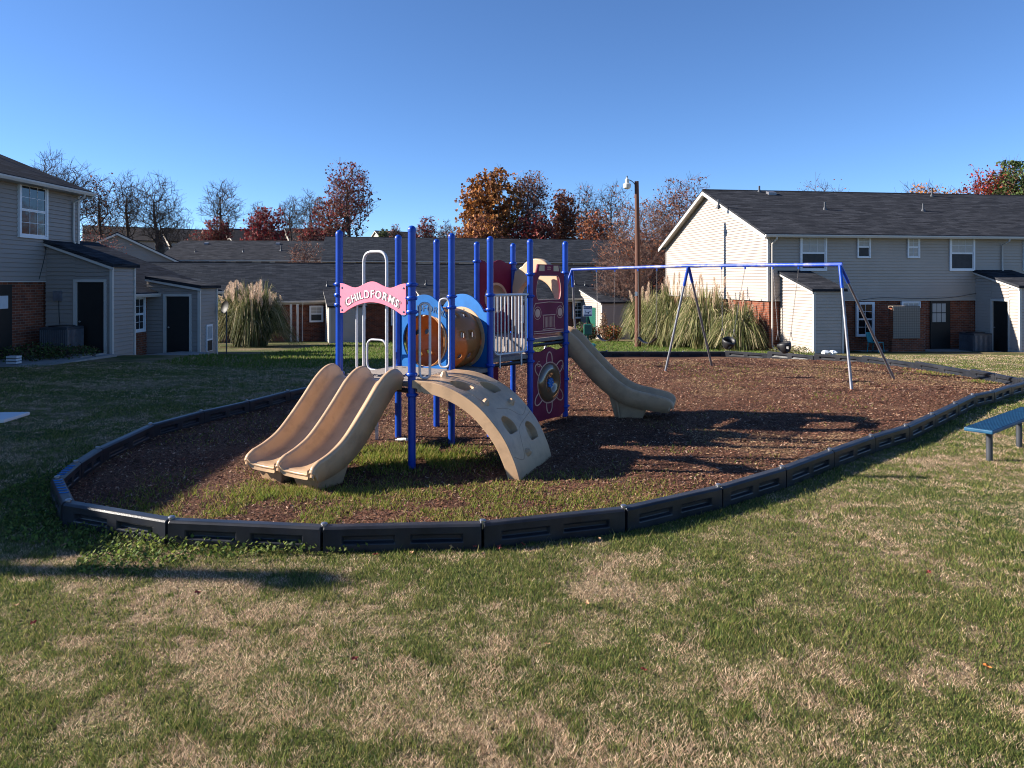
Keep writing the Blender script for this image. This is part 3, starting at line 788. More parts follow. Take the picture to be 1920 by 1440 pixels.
# low transfer rails behind the first deck
f = fr('D', 'P')
for xx in (0.22,):
    m = MB(); m.tube(fillet([f(xx, .92, .02), f(xx, 1.36, .02), f(xx, 1.36, .36), f(xx, .95, .36), f(xx, .95, .02)], 0.11, 7), 0.015, 10)
    m.build('transfer_rail', M['silver'], play, smooth=60)
m = MB()
for x, d in ((0.25, 0.16), (0.75, 0.16), (0.5, 0.6)): m.tube([f(x, -0.1, d), f(x, 0.86, d)], 0.021, 8)
m.build('step_leg', M['silver'], play, smooth=60)
m = MB(); q = [f(0.18, .60, .12), f(.82, .60, .12), f(.82, .60, .50), f(.18, .60, .50)]; m.prism(q, (0, 0, 0.045)); m.build('transfer_step', M['deck'], play, bevel=0.006)

# barred barrier on the camera side of the middle deck
f = fr('F', 'I'); L = f.L
m = MB(); zb, zt = 1.13, 1.955
m.tube([f(0.05, zt, 0.0), f(L - 0.05, zt, 0)], 0.020, 10)
m.tube(fillet([f(0.075, zt, 0), f(0.075, zb, 0), f(L - 0.10, zb, 0), f(L - 0.10, zt, 0)], 0.10, 7), 0.017, 10)
for i in range(1, 9):
    x = 0.075 + (L - 0.175) * i / 9; m.tube([f(x, zb, 0), f(x, zt, 0)], 0.0115, 8)
for x in (0.2, L - 0.2): m.tube([f(x, zb, 0), f(x, zb - 0.19, 0)], 0.014, 6)
m.build('barrier', M['silver'], play, smooth=60)
f = fr('E', 'G'); m = MB(); L = f.L
m.tube([f(0.05, 1.7, 0), f(L - 0.05, 1.7, 0)], 0.017, 8); m.tube([f(0.05, 1.16, 0), f(L - 0.05, 1.16, 0)], 0.017, 8)
for i in range(1, 9): m.tube([f(L * i / 9, 1.16, 0), f(L * i / 9, 1.7, 0)], 0.010, 6)
m.build('barrier', M['silver'], play, smooth=60)

# maroon board with a bubble window between the rear posts
f = fr('G', 'H'); L = f.L
top = [(0.05 + (L - 0.10) * t, 2.46 + 0.03 * math.cos(2 * PI * t * 1.6)) for t in [i / 20 for i in range(21)]]
bw = flat('bubble_board', f, [[(0.05, 1.33), (L - 0.05, 1.33)] + list(reversed(top)), list(reversed(circ(L / 2, 1.88, 0.215)))], 0.016, M['maroon'], play)
m = MB(); m.lathe(f(L / 2, 1.88, 0.01), [(0.205, 0.0), (0.245, 0.0), (0.245, 0.010), (0.205, 0.012)], 36, axis=f.n); m.build('ring', M['cream'], bw, smooth=40)
m = MB(); m.lathe(f(L / 2, 1.88, 0.0), [(0.207 * math.cos(t), -0.16 * math.sin(t)) for t in [i * PI / 2 / 8 for i in range(8)]] + [(0.001, -0.16)], 32, axis=f.n); m.build('bubble', M['cream'], bw, smooth=60)

# cream hood over the mouth of the long slide
f = fr('H', 'B'); L = f.L
hood = [(0.05, 1.30)] + [(0.05, 2.05), (0.10, 2.30), (0.22, 2.38)] + arc(L / 2, 2.26, 0.30, 150, 30, 14, 0.25) + [(L - 0.22, 2.38), (L - 0.10, 2.30), (L - 0.05, 2.05), (L - 0.05, 1.30)]
hole = [(0.14, 1.305)] + arc(L / 2, 1.78, L / 2 - 0.14, 180, 0, 18, 0.40) + [(L - 0.14, 1.305)]
hole = [(x, max(z, 1.325)) for x, z in hole]
hd = flat('slide_hood', f, [hood, list(reversed(hole))], 0.10, M['cream'], play, d=0.03, bevel=0.02)
rim = MB(); rim.tube([f(x, z, -0.025) for x, z in arc(L / 2, 1.78, L / 2 - 0.115, 180, 0, 24, 0.425)], 0.010, 8); rim.build('hood_rim', M['cream'], hd, smooth=60)

# jeep front board and lower flower board
f = fr('I', 'B'); L = f.L; a, b = 0.055, L - 0.055; c = L / 2
jo = [(a, 1.36), (b, 1.36), (b, 2.24), (b - 0.01, 2.27), (b - 0.10, 2.28), (b - 0.13, 2.35), (b - 0.15, 2.40), (a + 0.13, 2.40), (a + 0.11, 2.35), (a + 0.09, 2.28), (a + .01, 2.27), (a, 2.24)]
jw = [(c + x, z) for x, z in [(0.28, 1.87), (0.31, 1.90), (0.33, 2.0), (0.31, 2.12), (0.27, 2.21), (0.24, 2.23), (-0.24, 2.23), (-0.27, 2.21), (-0.31, 2.12), (-0.33, 2.0), (-0.31, 1.90), (-0.28, 1.87)]]
jb = flat('jeep_board', f, [jo, jw], 0.02, M['maroon'], play)
rb = [[(c - 0.27, 2.30), (c - 0.12, 2.30), (c - 0.12, 2.385), (c - 0.25, 2.385)], [(c + 0.12, 2.30), (c + 0.27, 2.30), (c + 0.25, 2.385), (c + 0.12, 2.385)]]
flat('roof_light', f, [rb[0]], 0.004, M['cream'], jb, d=0.0125, bevel=0.001)
flat('roof_light', f, [rb[1]], 0.004, M['cream'], jb, d=0.0125, bevel=0.001)
for x in (c - 0.30, c + 0.30):
    flat('headlight', f, [circ(x, 1.675, 0.064, 28)], 0.004, M['creamline'], jb, d=0.0125, bevel=0.001)
def line(m, f, pts, r=0.0075, d=0.0105, closed=False): m.tube([f(x, z, d) for x, z in pts], r, 6, closed=closed)
m = MB()
for x in (c - 0.30, c + 0.30): line(m, f, circ(x, 1.675, 0.092, 28), 0.006, closed=True)
line(m, f, [(a + 0.02, 1.66), (a + 0.02, 1.76), (a + 0.06, 1.82)] + [(c, 1.835)] + [(b - 0.06, 1.82), (b - 0.02, 1.76), (b - 0.02, 1.66)])
g = [(c - 0.17, 1.64), (c - 0.145, 1.62), (c - 0.145, 1.46), (c - 0.17, 1.43), (c + 0.17, 1.43), (c + 0.145, 1.46), (c + 0.145, 1.62), (c + 0.17, 1.64)]
line(m, f, g, closed=True)
for i in range(7): line(m, f, [(c - 0.105 + i * 0.035, 1.615), (c - 0.105 + i * 0.035, 1.455)])
line(m, f, [(a + .02, 1.405), (b - .02, 1.405)]); line(m, f, [(a + .02, 1.375), (c, 1.370), (b - .02, 1.375)])
line(m, f, [(c - 0.045, 2.33), (c + 0.045, 2.33)]); line(m, f, [(c - 0.045, 2.36), (c + 0.045, 2.36)])
line(m, f, jw, 0.006, closed=True)
m.build('routed_line', M['creamline'], jb)
top = [(b - (b - a) * i / 24, 1.12 + 0.035 * math.sin(PI * (i / 24)) * math.cos(PI * 3 * (i / 24 - .5)) ) for i in range(25)]
lb = flat('flower_board', f, [[(a, 0.12), (a + .12, 0.07), (b - .12, 0.07), (b, 0.12)] + top], 0.02, M['maroon'], play, d=0.005)
zc = 0.62
m = MB()
line(m, f, circ(c, zc, 0.305, 48), 0.010, d=0.016, closed=True)
for t in (90, 38, -38, -90, -142, 142):
    pet = []
    for i in range(17):
        q = PI * (i / 16); px = 0.075 * math.cos(q); py = 0.30 + 0.16 * math.sin(q) ** 0.7
        ct, st = math.cos(R(t - 90)), math.sin(R(t - 90)); pet.append((c + px * ct - py * st, zc + px * st + py * ct))
    line(m, f, pet, 0.0105, d=0.016)
    if t in (38, 142):
        q = [(0.0 + .04 * math.cos(k) + 0.07, 0.40 + .04 * math.sin(k)) for k in [i * .45 for i in range(13)]]
        line(m, f, [(c + x * math.cos(R(t - 90)) - y * math.sin(R(t - 90)), zc + x * math.sin(R(t - 90)) + y * math.cos(R(t - 90))) for x, y in q], 0.004, d=0.017)
m.build('routed_petal', M['creamline'], lb)
drum = mat('bronze brown drum', (0.17, 0.10, 0.055), 0.16, metal=0.2, var=0.3, scale=2, spec=0.8, coat=0.5)
m = MB(); m.lathe(f(c, zc, 0.014), [(0.29, 0), (0.285, 0.02), (0.26, 0.045), (0.20, 0.060), (0.14, 0.050), (0.105, 0.030), (0.09, 0.022), (0.0, 0.022)], 48, axis=f.n)
dr = m.build('drum', drum, lb, smooth=60)
m = MB(); ro = []
m.lathe(f(c, zc, 0.036), [(0.055, 0), (0.055, 0.012), (0.0, 0.014)], 20, axis=f.n)
for k in range(8): m.lathe(f(c + 0.055 * math.cos(k * PI / 4), zc + 0.055 * math.sin(k * PI / 4), 0.036), [(0.022, 0), (0.020, 0.014), (0, 0.017)], 12, axis=f.n)
m.build('knob', M['bluelt'], dr, smooth=50)
m = MB()
for k in range(6): m.lathe(f(c + 0.04 * math.cos(k * PI / 3 + .3), zc + 0.04 * math.sin(k * PI / 3 + .3), 0.049), [(0.007, 0), (0.006, 0.005), (0, 0.006)], 8, axis=f.n)
m.build('bolt', M['bolt'], dr, smooth=50)

# ---- slides: a cross-section swept along a profile
def catmull(pts, n):
    P = [pts[0]] + list(pts) + [pts[-1]]; out = []
    for i in range(1, len(P) - 2):
        for k in range(n):
            t = k / n; out.append(tuple(0.5 * (2 * P[i][j] + (P[i + 1][j] - P[i - 1][j]) * t + (2 * P[i - 1][j] - 5 * P[i][j] + 4 * P[i + 1][j] - P[i + 2][j]) * t * t + (3 * P[i][j] - P[i - 1][j] - 3 * P[i + 1][j] + P[i + 2][j]) * t ** 3) for j in range(len(pts[0]))))
    out.append(tuple(pts[-1])); return out
def sweep_slide(name, org, dirv, prof, beds, halfw, mt, lipk=1.0):
    """prof: (s, bed z, rail height); beds: number of troughs"""
    w = Vector(dirv).normalized(); u = Vector((-w.y, w.x, 0))   # u: across, to the left of travel
    PR_ = catmull(prof, 7)
    W = 2 * halfw; bw = W / beds
    def section(rh, skirt, spread):
        tr = 0.026; out = []   # across, height; outer left skirt to right skirt over the top
        out.append((-halfw - 0.012, -skirt))
        out.append((-halfw - 0.016, rh * 0.35))
        rails = [-halfw + bw * i for i in range(beds + 1)]
        for i, c in enumerate(rails):
            first, last = i == 0, i == beds
            if not first:   # coming up from the trough
                out += [(c - 0.085, 0.004), (c - 0.058, 0.022), (c - 0.040, 0.06), (c - 0.032, rh * 0.6)]
            a0, a1 = 180, 0
            for k in range(9):
                t = R(a0 + (a1 - a0) * k / 8); rr = tr
                out.append((c + rr * math.cos(t), rh - rr + rr * math.sin(t)))
            if not last:
                out += [(c + 0.032, rh * 0.6), (c + 0.040, 0.06), (c + 0.058, 0.022), (c + 0.085, 0.004), (c + bw / 2, 0.0)]
        out.append((halfw + 0.016, rh * 0.35)); out.append((halfw + 0.012, -skirt))
        return out
    rings = []; m = MB()
    N = len(PR_)
    for i, (s, z, rh) in enumerate(PR_):
        j0, j1 = max(0, i - 1), min(N - 1, i + 1)
        t = Vector((PR_[j1][0] - PR_[j0][0], PR_[j1][1] - PR_[j0][1])).normalized()
        nrm = (-t.y, t.x) if t.x > 0 else (t.y, -t.x)
        e = i / (N - 1)
        sk = 0.085
        ring = []
        for (x, hh) in section(max(rh, 0.055), sk, 0):
            ring.append(Vector(org) + u * -x + w * (s + nrm[0] * hh) + Vector((0, 0, z + nrm[1] * hh)))
        rings.append(ring)
    K = len(rings[0])
    vs = [p for r in rings for p in r]
    fs = [(i * K + k, (i + 1) * K + k, (i + 1) * K + k + 1, i * K + k + 1) for i in range(N - 1) for k in range(K - 1)]
    m.add(vs, fs)
    me = bpy.data.meshes.new(name); me.from_pydata(m.v, [], m.f); me.materials.append(mt)
    o = finish(me, name, play, 55, fix=True)
    so_ = o.modifiers.new('wall', 'SOLIDIFY'); so_.thickness = 0.016; so_.offset = 0
    # rolled lip across the exit and at the rail ends
    lm_ = MB(); r = rings[-1]
    lm_.tube(r[1:-1], 0.015, 8)
    rd = [p - Vector((0, 0, .050)) + w * .006 for p in r[1:-1]]; k_ = len(rd)
    lm_.add(list(r[1:-1]) + rd, [(i, i + 1, k_ + i + 1, k_ + i) for i in range(k_ - 1)])
    lm_.build('exit_lip', mt, o, smooth=60)
    return o, u, w, PR_
sd0 = Vector((-1.69, 8.50, 0))
w1 = Vector((-0.53, -0.85, 0)).normalized()
prof = [(-0.06, 0.99, 0.06), (0.0, 1.0, 0.13), (0.08, 0.985, 0.17), (0.20, 0.88, 0.19), (0.41, 0.66, 0.19), (0.62, 0.455, 0.19), (0.80, 0.33, 0.175), (0.98, 0.262, 0.155), (1.12, 0.235, 0.135), (1.19, 0.232, 0.12), (1.235, 0.228, 0.09), (1.26, 0.215, 0.05)]
ds, u1, w1, _ = sweep_slide('double_slide', sd0 + w1 * 0.05, w1, prof, 2, 0.49, M['tan'])
m = MB()
for c in (-0.27, 0.27):   # hollow feet under the exit
    b0 = sd0 + w1 * 1.0 + u1 * c
    def q(a, b, z): p = b0 + u1 * a + w1 * b; return (p.x, p.y, z)
    z0 = h(b0.x, b0.y) - 0.03
    lo = [q(-.13, -.16, z0), q(.13, -.16, z0), q(.13, .17, z0), q(-.13, .17, z0)]; hi = [q(-.20, -.22, .27), q(.20, -.22, .27), q(.20, .24, .205), q(-.20, .24, .205)]
    m.add(lo + hi, [(0, 1, 5, 4), (1, 2, 6, 5), (2, 3, 7, 6), (3, 0, 4, 7), (0, 3, 2, 1), (4, 5, 6, 7)])
b0 = sd0 + w1 * 0.98
z0 = h(b0.x, b0.y) - 0.03
lo = [q(-.50, -.14, z0 + .06), q(-.20, -.14, z0 + .06), q(-.20, .0, z0 + .06), q(-.50, .0, z0 + .06)]
m.build('slide_foot', M['tan'], ds, bevel=0.012)
w2 = Vector((0.963, -0.27, 0)).normalized()
s0 = Vector((0.80, 11.62, 0))
prof2 = [(s_ * 0.935, z_, r_) for s_, z_, r_ in [(-0.35, 1.30, 0.06), (-0.10, 1.295, 0.12), (0.12, 1.19, 0.18), (0.40, 0.91, 0.19), (0.70, 0.62, 0.19), (0.98, 0.42, 0.18), (1.22, 0.32, 0.17), (1.5, 0.27, 0.165), (1.68, 0.25, 0.15), (1.79, 0.245, 0.13), (1.84, 0.24, 0.10), (1.87, 0.225, 0.05)]]
ls, u2, w2, _ = sweep_slide('long_slide', s0, w2, prof2, 1, 0.30, M['tan'])
b0 = s0 + w2 * 1.08; z0 = h(b0.x, b0.y) - 0.04
def q2(a, b, z): p = b0 + u2 * a + w2 * b; return (p.x, p.y, z)
m = MB()
lo = [q2(-.19, -.18, z0), q2(-.19, .20, z0), q2(.19, .20, z0), q2(.19, -.18, z0)]; hi = [q2(-.25, -.30, .44), q2(-.25, .30, .23), q2(.25, .30, .23), q2(.25, -.30, .44)]
m.add(lo + hi, [(0, 1, 5, 4), (1, 2, 6, 5), (2, 3, 7, 6), (3, 0, 4, 7), (0, 3, 2, 1), (4, 5, 6, 7)])
for b, t in ((-0.17, -0.27),):
    m.tube([q2(-.215, b + .05, z0), q2(-.27, t + .10, .42)], 0.020, 8)
m.build('slide_foot', M['tan'], ls, bevel=0.014)

# ---- arched climber with foot pockets and knobs
ca = Vector((-1.03, 8.06, 0)); fac = (Vector((0.135, 7.62, 0)) - ca).normalized(); cac = Vector((-fac.y, fac.x, 0)); CW = 1.12
outer = [(-0.10, 1.035), (0.0, 1.03), (0.15, 1.02), (0.29, 0.99), (0.42, .945), (0.55, 0.885), (0.68, 0.805), (0.79, .715), (0.89, .61), (0.97, 0.515), (1.04, 0.41), (1.10, 0.29), (1.15, .17), (1.185, .05), (1.20, -.06)]
outer = catmull(outer, 3)
ON = []
for i in range(len(outer)):
    a = Vector(outer[max(0, i - 1)]); b = Vector(outer[min(len(outer) - 1, i + 1)]); t = (b - a).normalized(); ON.append(Vector((-t.y, t.x)))
def thick(i): return 0.135 if i > 3 else 0.09
inner = [(outer[i][0] - ON[i].x * thick(i), outer[i][1] - ON[i].y * thick(i)) for i in range(len(outer))]
def cp3(s, a, z): p = ca + fac * s + cac * a; return Vector((p.x, p.y, z))
n = len(outer); me = bpy.data.meshes.new('climber'); bmn = MB()
A0 = [cp3(s, 0.0, z) for s, z in outer]; A1 = [cp3(s, CW, z) for s, z in outer]; B0 = [cp3(s, 0.0, z) for s, z in inner]; B1 = [cp3(s, CW, z) for s, z in inner]
vs = A0 + A1 + B0 + B1; fs = []
for i in range(n - 1):
    fs += [(i, i + 1, n + i + 1, n + i), (2 * n + i, 3 * n + i, 3 * n + i + 1, 2 * n + i + 1), (i, 2 * n + i, 2 * n + i + 1, i + 1), (n + i, n + i + 1, 3 * n + i + 1, 3 * n + i)]
fs += [(0, n, 3 * n, 2 * n), (n - 1, 3 * n - 1, 4 * n - 1, 2 * n - 1)]
bmn.add(vs, fs)
cl = bmn.build('climber', M['tan'], play)
def onarch(k, a):
    """point at fraction k of the arch's length, distance a across; and the outward normal"""
    x = k * (n - 1); i = min(n - 2, int(x)); t = x - i
    s = outer[i][0] * (1 - t) + outer[i + 1][0] * t; z = outer[i][1] * (1 - t) + outer[i + 1][1] * t; nn = ON[i].lerp(ON[i + 1], t).normalized()
    return cp3(s, a, z), (fac * nn.x + Vector((0, 0, nn.y))).normalized()
cut = MB()
for k, a, r in ((0.27, 0.30, 0.165), (0.36, 0.76, 0.16), (0.63, 0.33, 0.15), (0.73, 0.80, 0.15)):
    p, nn = onarch(k, a)
    tdir = cac.cross(nn).normalized()
    pts_ = []
    K = 22
    for j in range(K):
        t = 2 * PI * j / K; x = math.cos(t) * r; y = math.sin(t) * r
        if y > r * 0.6: y = r * 0.6
        pts_.append(cac * x + tdir * y * (1 if tdir.z < 0 else -1))
    vs = [p + q_ + nn * 0.10 for q_ in pts_] + [p + q_ * 0.86 - nn * 0.085 for q_ in pts_]
    cut.add(vs, [tuple(range(K)), tuple(reversed(range(K, 2 * K)))] + [(j, j + K, (j + 1) % K + K, (j + 1) % K) for j in range(K)])
co = cut.build('cutter', M['tan'])
bo = cl.modifiers.new('b', 'BOOLEAN'); bo.object = co; bo.operation = 'DIFFERENCE'; bo.solver = 'EXACT'
bpy.context.view_layer.update()
me = bpy.data.meshes.new_from_object(cl.evaluated_get(bpy.context.evaluated_depsgraph_get()))
cl.modifiers.clear(); cl.data = me; bpy.data.objects.remove(co)
me.polygons.foreach_set('use_smooth', [True] * len(me.polygons)); me.set_sharp_from_angle(angle=R(32))
bv = cl.modifiers.new('bevel', 'BEVEL'); bv.width = 0.012; bv.segments = 2; bv.limit_method = 'ANGLE'; bv.angle_limit = R(50)
for k, a, sz in ((0.10, 0.50, .050), (0.44, 0.22, .045), (0.50, 0.78, .045), (0.82, 0.42, .045)):
    p, nn = onarch(k, a)
    m = MB(); m.lathe(p - nn * 0.006, [(sz * 1.15, 0), (sz * 0.95, sz * 0.45), (sz * 0.72, sz * 1.0), (sz * 0.40, sz * 1.3), (0.001, sz * 1.36)], 7, axis=nn + Vector((0, 0, .25)))
    m.build('climbing_knob', M['tan'], cl, smooth=30)
m = MB()   # crease lines between the facets; groove shade put in as darker tan
for ln in ([(0.0, .62), (.2, .60), (.3, .9), (.34, 1.1)], [(.16, .02), (.30, .16), (.46, .20)], [(.56, 1.08), (.60, .80), (.53, .60), (.50, .34)], [(.60, 1.10), (.66, .55), (.72, .42), (.84, .28), (.80, .04)]):
    m.tube([onarch(k, a)[0] - onarch(k, a)[1] * 0.001 for k, a in catmull(ln, 5)], 0.0035, 5)
m.build('crease', mat('crease shade tan', (0.30, 0.19, 0.11), 0.6), cl)
m = MB(); m.prism([cp3(-0.04, 0.0, .90), cp3(.02, 0.0, .90), cp3(.02, CW, .90), cp3(-0.04, CW, .90)], (0, 0, 0.115)); m.build('climber_bracket', M['tan'], cl, bevel=0.01)
# crushed bottle by a post
m = MB(); rr = random.Random(3); pr_ = [(0.012, 0), (0.014, .02), (.016, .03), (.034, .06), (.036, .10), (.031, .12), (.037, .15), (.034, .20), (.03, .215), (.0, .22)]
m.lathe((0, 0, 0), pr_, 14); m.v = [(x + rr.uniform(-.006, .006), y * 0.6 + rr.uniform(-.005, .005), z) for x, y, z in m.v]
o = m.build('plastic_bottle', M['litter'], smooth=20, label='crushed clear plastic bottle lying by a blue post behind the double slide', cat='bottle')
o.location = onground(742, 832) + Vector((0, 0, 0.05)); o.rotation_euler = (R(80), R(20), R(50))

# ---------------------------------------------------------------- swings
swing = thing('swing_frame', 'tall blue topped swing frame with three pairs of grey steel legs', 'swing set')
S0, S1, S2 = Vector((6.74, 14.8, 2.49)), Vector((4.30, 17.55, 2.52)), Vector((1.67, 20.05, 2.47))
m = MB(); m.tube([S0 + (S0 - S1).normalized() * 0.05, S0.lerp(S1, .5), S1, S1.lerp(S2, .5), S2], 0.042, 14)
m.build('beam', M['beam'], swing, smooth=60)
def sg(x, y): p = onground(x, y); return p
FEET = [[sg(1597, 735), sg(1677, 713)], [sg(1247, 699), sg(1335, 688)], [Vector((0.72, 19.4, h(0.7, 19.4))), Vector((1.86, 20.65, h(1.8, 20.6)))]]
for T, fe in zip((S0, S1, S2), FEET):
    for ft in fe:
        d = (T - ft).normalized(); e = ft - d * 0.15; c = T - d * 0.50
        m = MB(); m.tube([e, c + d * 0.05], 0.029, 12); lg = m.build('leg', M['steel'], swing, smooth=60)
        m = MB(); m.tube([c, T + d * 0.0], 0.037, 12); m.build('yoke', M['blue'], lg, smooth=60)
        m = MB(); m.tube([ft - d * .02, ft + d * 0.05], 0.031, 12); m.build('rust_band', mat('rust', (0.25, .07, .03), .9), lg, smooth=60)
def chain(m, a, b, link=0.045):
    a = Vector(a); b = Vector(b); L = (b - a).length; n = int(L / (link * 0.8)); t = (b - a).normalized()
    x = t.cross(Vector((1, .3, 0))).normalized(); y = t.cross(x)
    for i in range(n):
        c = a + t * (L * (i + .5) / n); s = x if i % 2 else y
        m.tube([c + t * (link / 2 * math.cos(k)) + s * (0.009 * math.sin(k)) for k in [j * PI / 3 for j in range(6)]], 0.0032, 4, closed=True)
def onbeam(px):
    best = None
    for A, B in ((S0, S1), (S1, S2)):
        for i in range(201):
            p = A.lerp(B, i / 200); x = 960 + FX * p.x / p.y
            if best is None or abs(x - px) < best[0]: best = (abs(x - px), p.copy())
    return best[1]
def bucket(pa, pb, drop, sway, tilt, label):
    a, b = onbeam(pa) - Vector((0, 0, .06)), onbeam(pb) - Vector((0, 0, .06))
    c = (a + b) / 2 + Vector(sway) - Vector((0, 0, drop))
    r = thing('bucket_swing', label, 'swing', c, group='black bucket swings')
    u = (b - a).normalized(); u.z = 0; u.normalize(); v = Vector((-u.y, u.x, 0))
    m = MB()
    # shell: ring wall with four leg openings and a bowl under it
    K = 28; rx, ry = 0.150, 0.125
    def ring(z, k, s): t = 2 * PI * k / K; return u * math.cos(t) * rx * s + v * math.sin(t) * ry * s + Vector((0, 0, z))
    lv = [(0.07, 1.0), (0.03, 1.03), (-0.01, 1.0), (-0.07, 0.86), (-0.125, 0.60), (-0.15, 0.25)]
    vs = [ring(z + (0.055 * max(0, math.sin(2 * PI * k / K)) if i == 0 else 0), k, s) for i, (z, s) in enumerate(lv) for k in range(K)]
    fs = []
    for i in range(len(lv) - 1):
        for k in range(K):
            if i in (2, 3) and (k % 14) in (2, 3, 4, 10, 11, 12) : continue
            fs.append((i * K + k, i * K + (k + 1) % K, (i + 1) * K + (k + 1) % K, (i + 1) * K + k))
    fs.append(tuple((len(lv) - 1) * K + k for k in range(K)))
    m.add(vs, fs); o = m.build('seat', M['rubber'], r, smooth=50); s_ = o.modifiers.new('w', 'SOLIDIFY'); s_.thickness = 0.018
    o.rotation_euler = (tilt, tilt * .5, 0)
    for q, sgn in ((a, -1), (b, 1)):
        e = u * sgn * rx + Vector((0, 0, 0.30))
        m = MB(); chain(m, q - c, e); m.build('chain', M['chain'], r)
        m = MB(); m.tube([e, u * sgn * rx * 1.0 + v * .08 + Vector((0, 0, .14))], 0.006, 5); m.tube([e, u * sgn * rx - v * .08 + Vector((0, 0, .14))], 0.006, 5)
        m.lathe(e, [(0, -.03), (.018, -.02), (.018, .02), (0, .03)], 8); m.build('strap', M['chain'], r)
        m = MB(); m.tube([q - c + Vector((0, 0, .055)), q - c + Vector((0, 0, -.03))], 0.02, 8); m.build('hanger', M['blue'], r)
    return r
bucket(1353, 1397, 1.72, (-0.16, -0.15, 0), 0.35, 'black bucket swing hanging against the green pampas grass')
bucket(1450, 1498, 1.72, (-.02, 0.02, 0), -0.2, 'black bucket swing hanging against the lit white shed wall')
def belt(pa, pb, drop, label):
    a, b = onbeam(pa) - Vector((0, 0, .06)), onbeam(pb) - Vector((0, 0, .06)); c = (a + b) / 2 - Vector((0, 0, drop))
    r = thing('belt_swing', label, 'swing', c, group='belt swings')
    u = (b - a).normalized(); v = Vector((-u.y, u.x, 0)).normalized()
    m = MB(); K = 12; vs = []
    for i in range(K + 1):
        t = -1 + 2 * i / K; p = u * t * 0.26 + Vector((0, 0, -0.07 + 0.14 * t * t))
        vs += [p + v * .07, p - v * .07, p - v * .07 - Vector((0, 0, .012)), p + v * .07 - Vector((0, 0, .012))]
    fs = [(4 * i + k, 4 * i + (k + 1) % 4, 4 * i + 4 + (k + 1) % 4, 4 * i + 4 + k) for i in range(K) for k in range(4)]
    m.add(vs, fs); m.build('seat', M['rubber'], r, smooth=50)
    for q, s in ((a, -1), (b, 1)):
        m = MB(); chain(m, q - c, u * s * .26 + Vector((0, 0, .07)), 0.05); m.build('chain', M['chain'], r)
        m = MB(); m.tube([q - c + Vector((0, 0, .055)), q - c + Vector((0, 0, -.03))], 0.02, 8); m.build('hanger', M['blue'], r)
belt(1119, 1153, 1.80, 'black belt swing in front of the green bin, left of the wood pole')
belt(1196, 1232, 1.80, 'black belt swing hanging just right of the wood pole')

# ---------------------------------------------------------------- bench at the right, table corner at the left
bn = thing('park_bench', 'blue backless bench with grey pipe legs at the right edge', 'bench')
b1, b2 = onground(1855, 864), onground(1911, 838)
u = (b2 - b1).normalized(); u.z = 0; v = Vector((u.y, -u.x, 0)); ctr = b1.lerp(b2, .5)
def bp_(a, b, z): p = b1 + u * a + v * b; return Vector((p.x, p.y, b1.z + z))
m = MB(); m.prism([bp_(-.38, -.15, .385), bp_(-.38, .15, .385), bp_(1.75, .15, .385), bp_(1.75, -.15, .385)], (0, 0, .045)); pl = m.build('seat', M['benchblue'], bn, bevel=0.012)
m = MB()
for i in range(12): m.tube([bp_(-.36, -.135 + i * .0245, .431), bp_(1.73, -.135 + i * .0245, .431)], 0.004, 5)
m.build('seat_rib', M['benchblue'], pl)
for a in (0, 1.12):
    m = MB(); m.tube([bp_(a, 0, -.1), bp_(a, 0, .385)], 0.035, 14); m.build('leg', M['metaldk'], bn, smooth=60)
tb = thing('picnic_table', 'corner of a pale grey table poking in at the left edge', 'table')
tc_ = Vector((-5.14, 7.55, 0)); tz = h(-5, 7.5)
m = MB(); q = [(-5.19, 7.36), (-5.22, 7.80), (-6.9, 7.66), (-6.8, 7.04)]; m.prism([(x, y, tz + .70) for x, y in q], (0, 0, .035)); m.build('table_top', M['bluewhite'], tb, bevel=.008)
for x, y in ((-6.3, 7.35), (-6.4, 7.75)):
    m = MB(); m.tube([(x, y, tz - .1), (x, y, tz + .70)], .03, 10); m.build('leg', M['metaldk'], tb, smooth=60)

# ---------------------------------------------------------------- buildings
EXP = 0.125
def siding(m, org, u, n, poly, exp=EXP, mi=0, z00=None):
    """lapped boards filling a convex polygon (list of (x, z)) on the wall through org"""
    zs = [p[1] for p in poly]; z0, z1 = min(zs), max(zs)
    def span(z):
        xs = []
        for i in range(len(poly)):
            (xa, za), (xb, zb) = poly[i], poly[(i + 1) % len(poly)]
            if abs(za - zb) < 1e-9:
                if abs(z - za) < 1e-6: xs += [xa, xb]
            elif min(za, zb) - 1e-9 <= z <= max(za, zb) + 1e-9: xs.append(xa + (xb - xa) * (z - za) / (zb - za))
        return (min(xs), max(xs)) if xs else None
    z = z0
    br = sorted(set([p[1] for p in poly]))
    while z < z1 - 1e-6:
        zt = min(z + exp, z1)
        for b in br:
            if z + 1e-6 < b < zt - 1e-6: zt = b
        frac0 = 0; a = span(z + 1e-5); b = span(zt - 1e-5)
        def P(x, zz, d): q = org + u * x + n * d; return (q.x, q.y, q.z + zz)
        o0, o1, gz = 0.024, 0.004, min(0.015, (zt - z) * .4)
        c_ = span(z + gz)
        m.quad(P(c_[0], z + gz, o0), P(c_[1], z + gz, o0), P(b[1], zt, o1), P(b[0], zt, o1), mi)
        m.quad(P(a[0], z + gz, -.004), P(a[1], z + gz, -.004), P(c_[1], z + gz, o0), P(c_[0], z + gz, o0), mi)
        m.quad(P(a[0], z - .002, -.004), P(a[1], z - .002, -.004), P(c_[1], z + gz, -.004), P(c_[0], z + gz, -.004), mi)
        z = zt
def wbox(m, x0, x1, z0, z1, d0, d1, fr_, mi=0):
    m.prism([fr_(x0, z0, d0), fr_(x1, z0, d0), fr_(x1, z1, d0), fr_(x0, z1, d0)], fr_.n * (d1 - d0), mi)
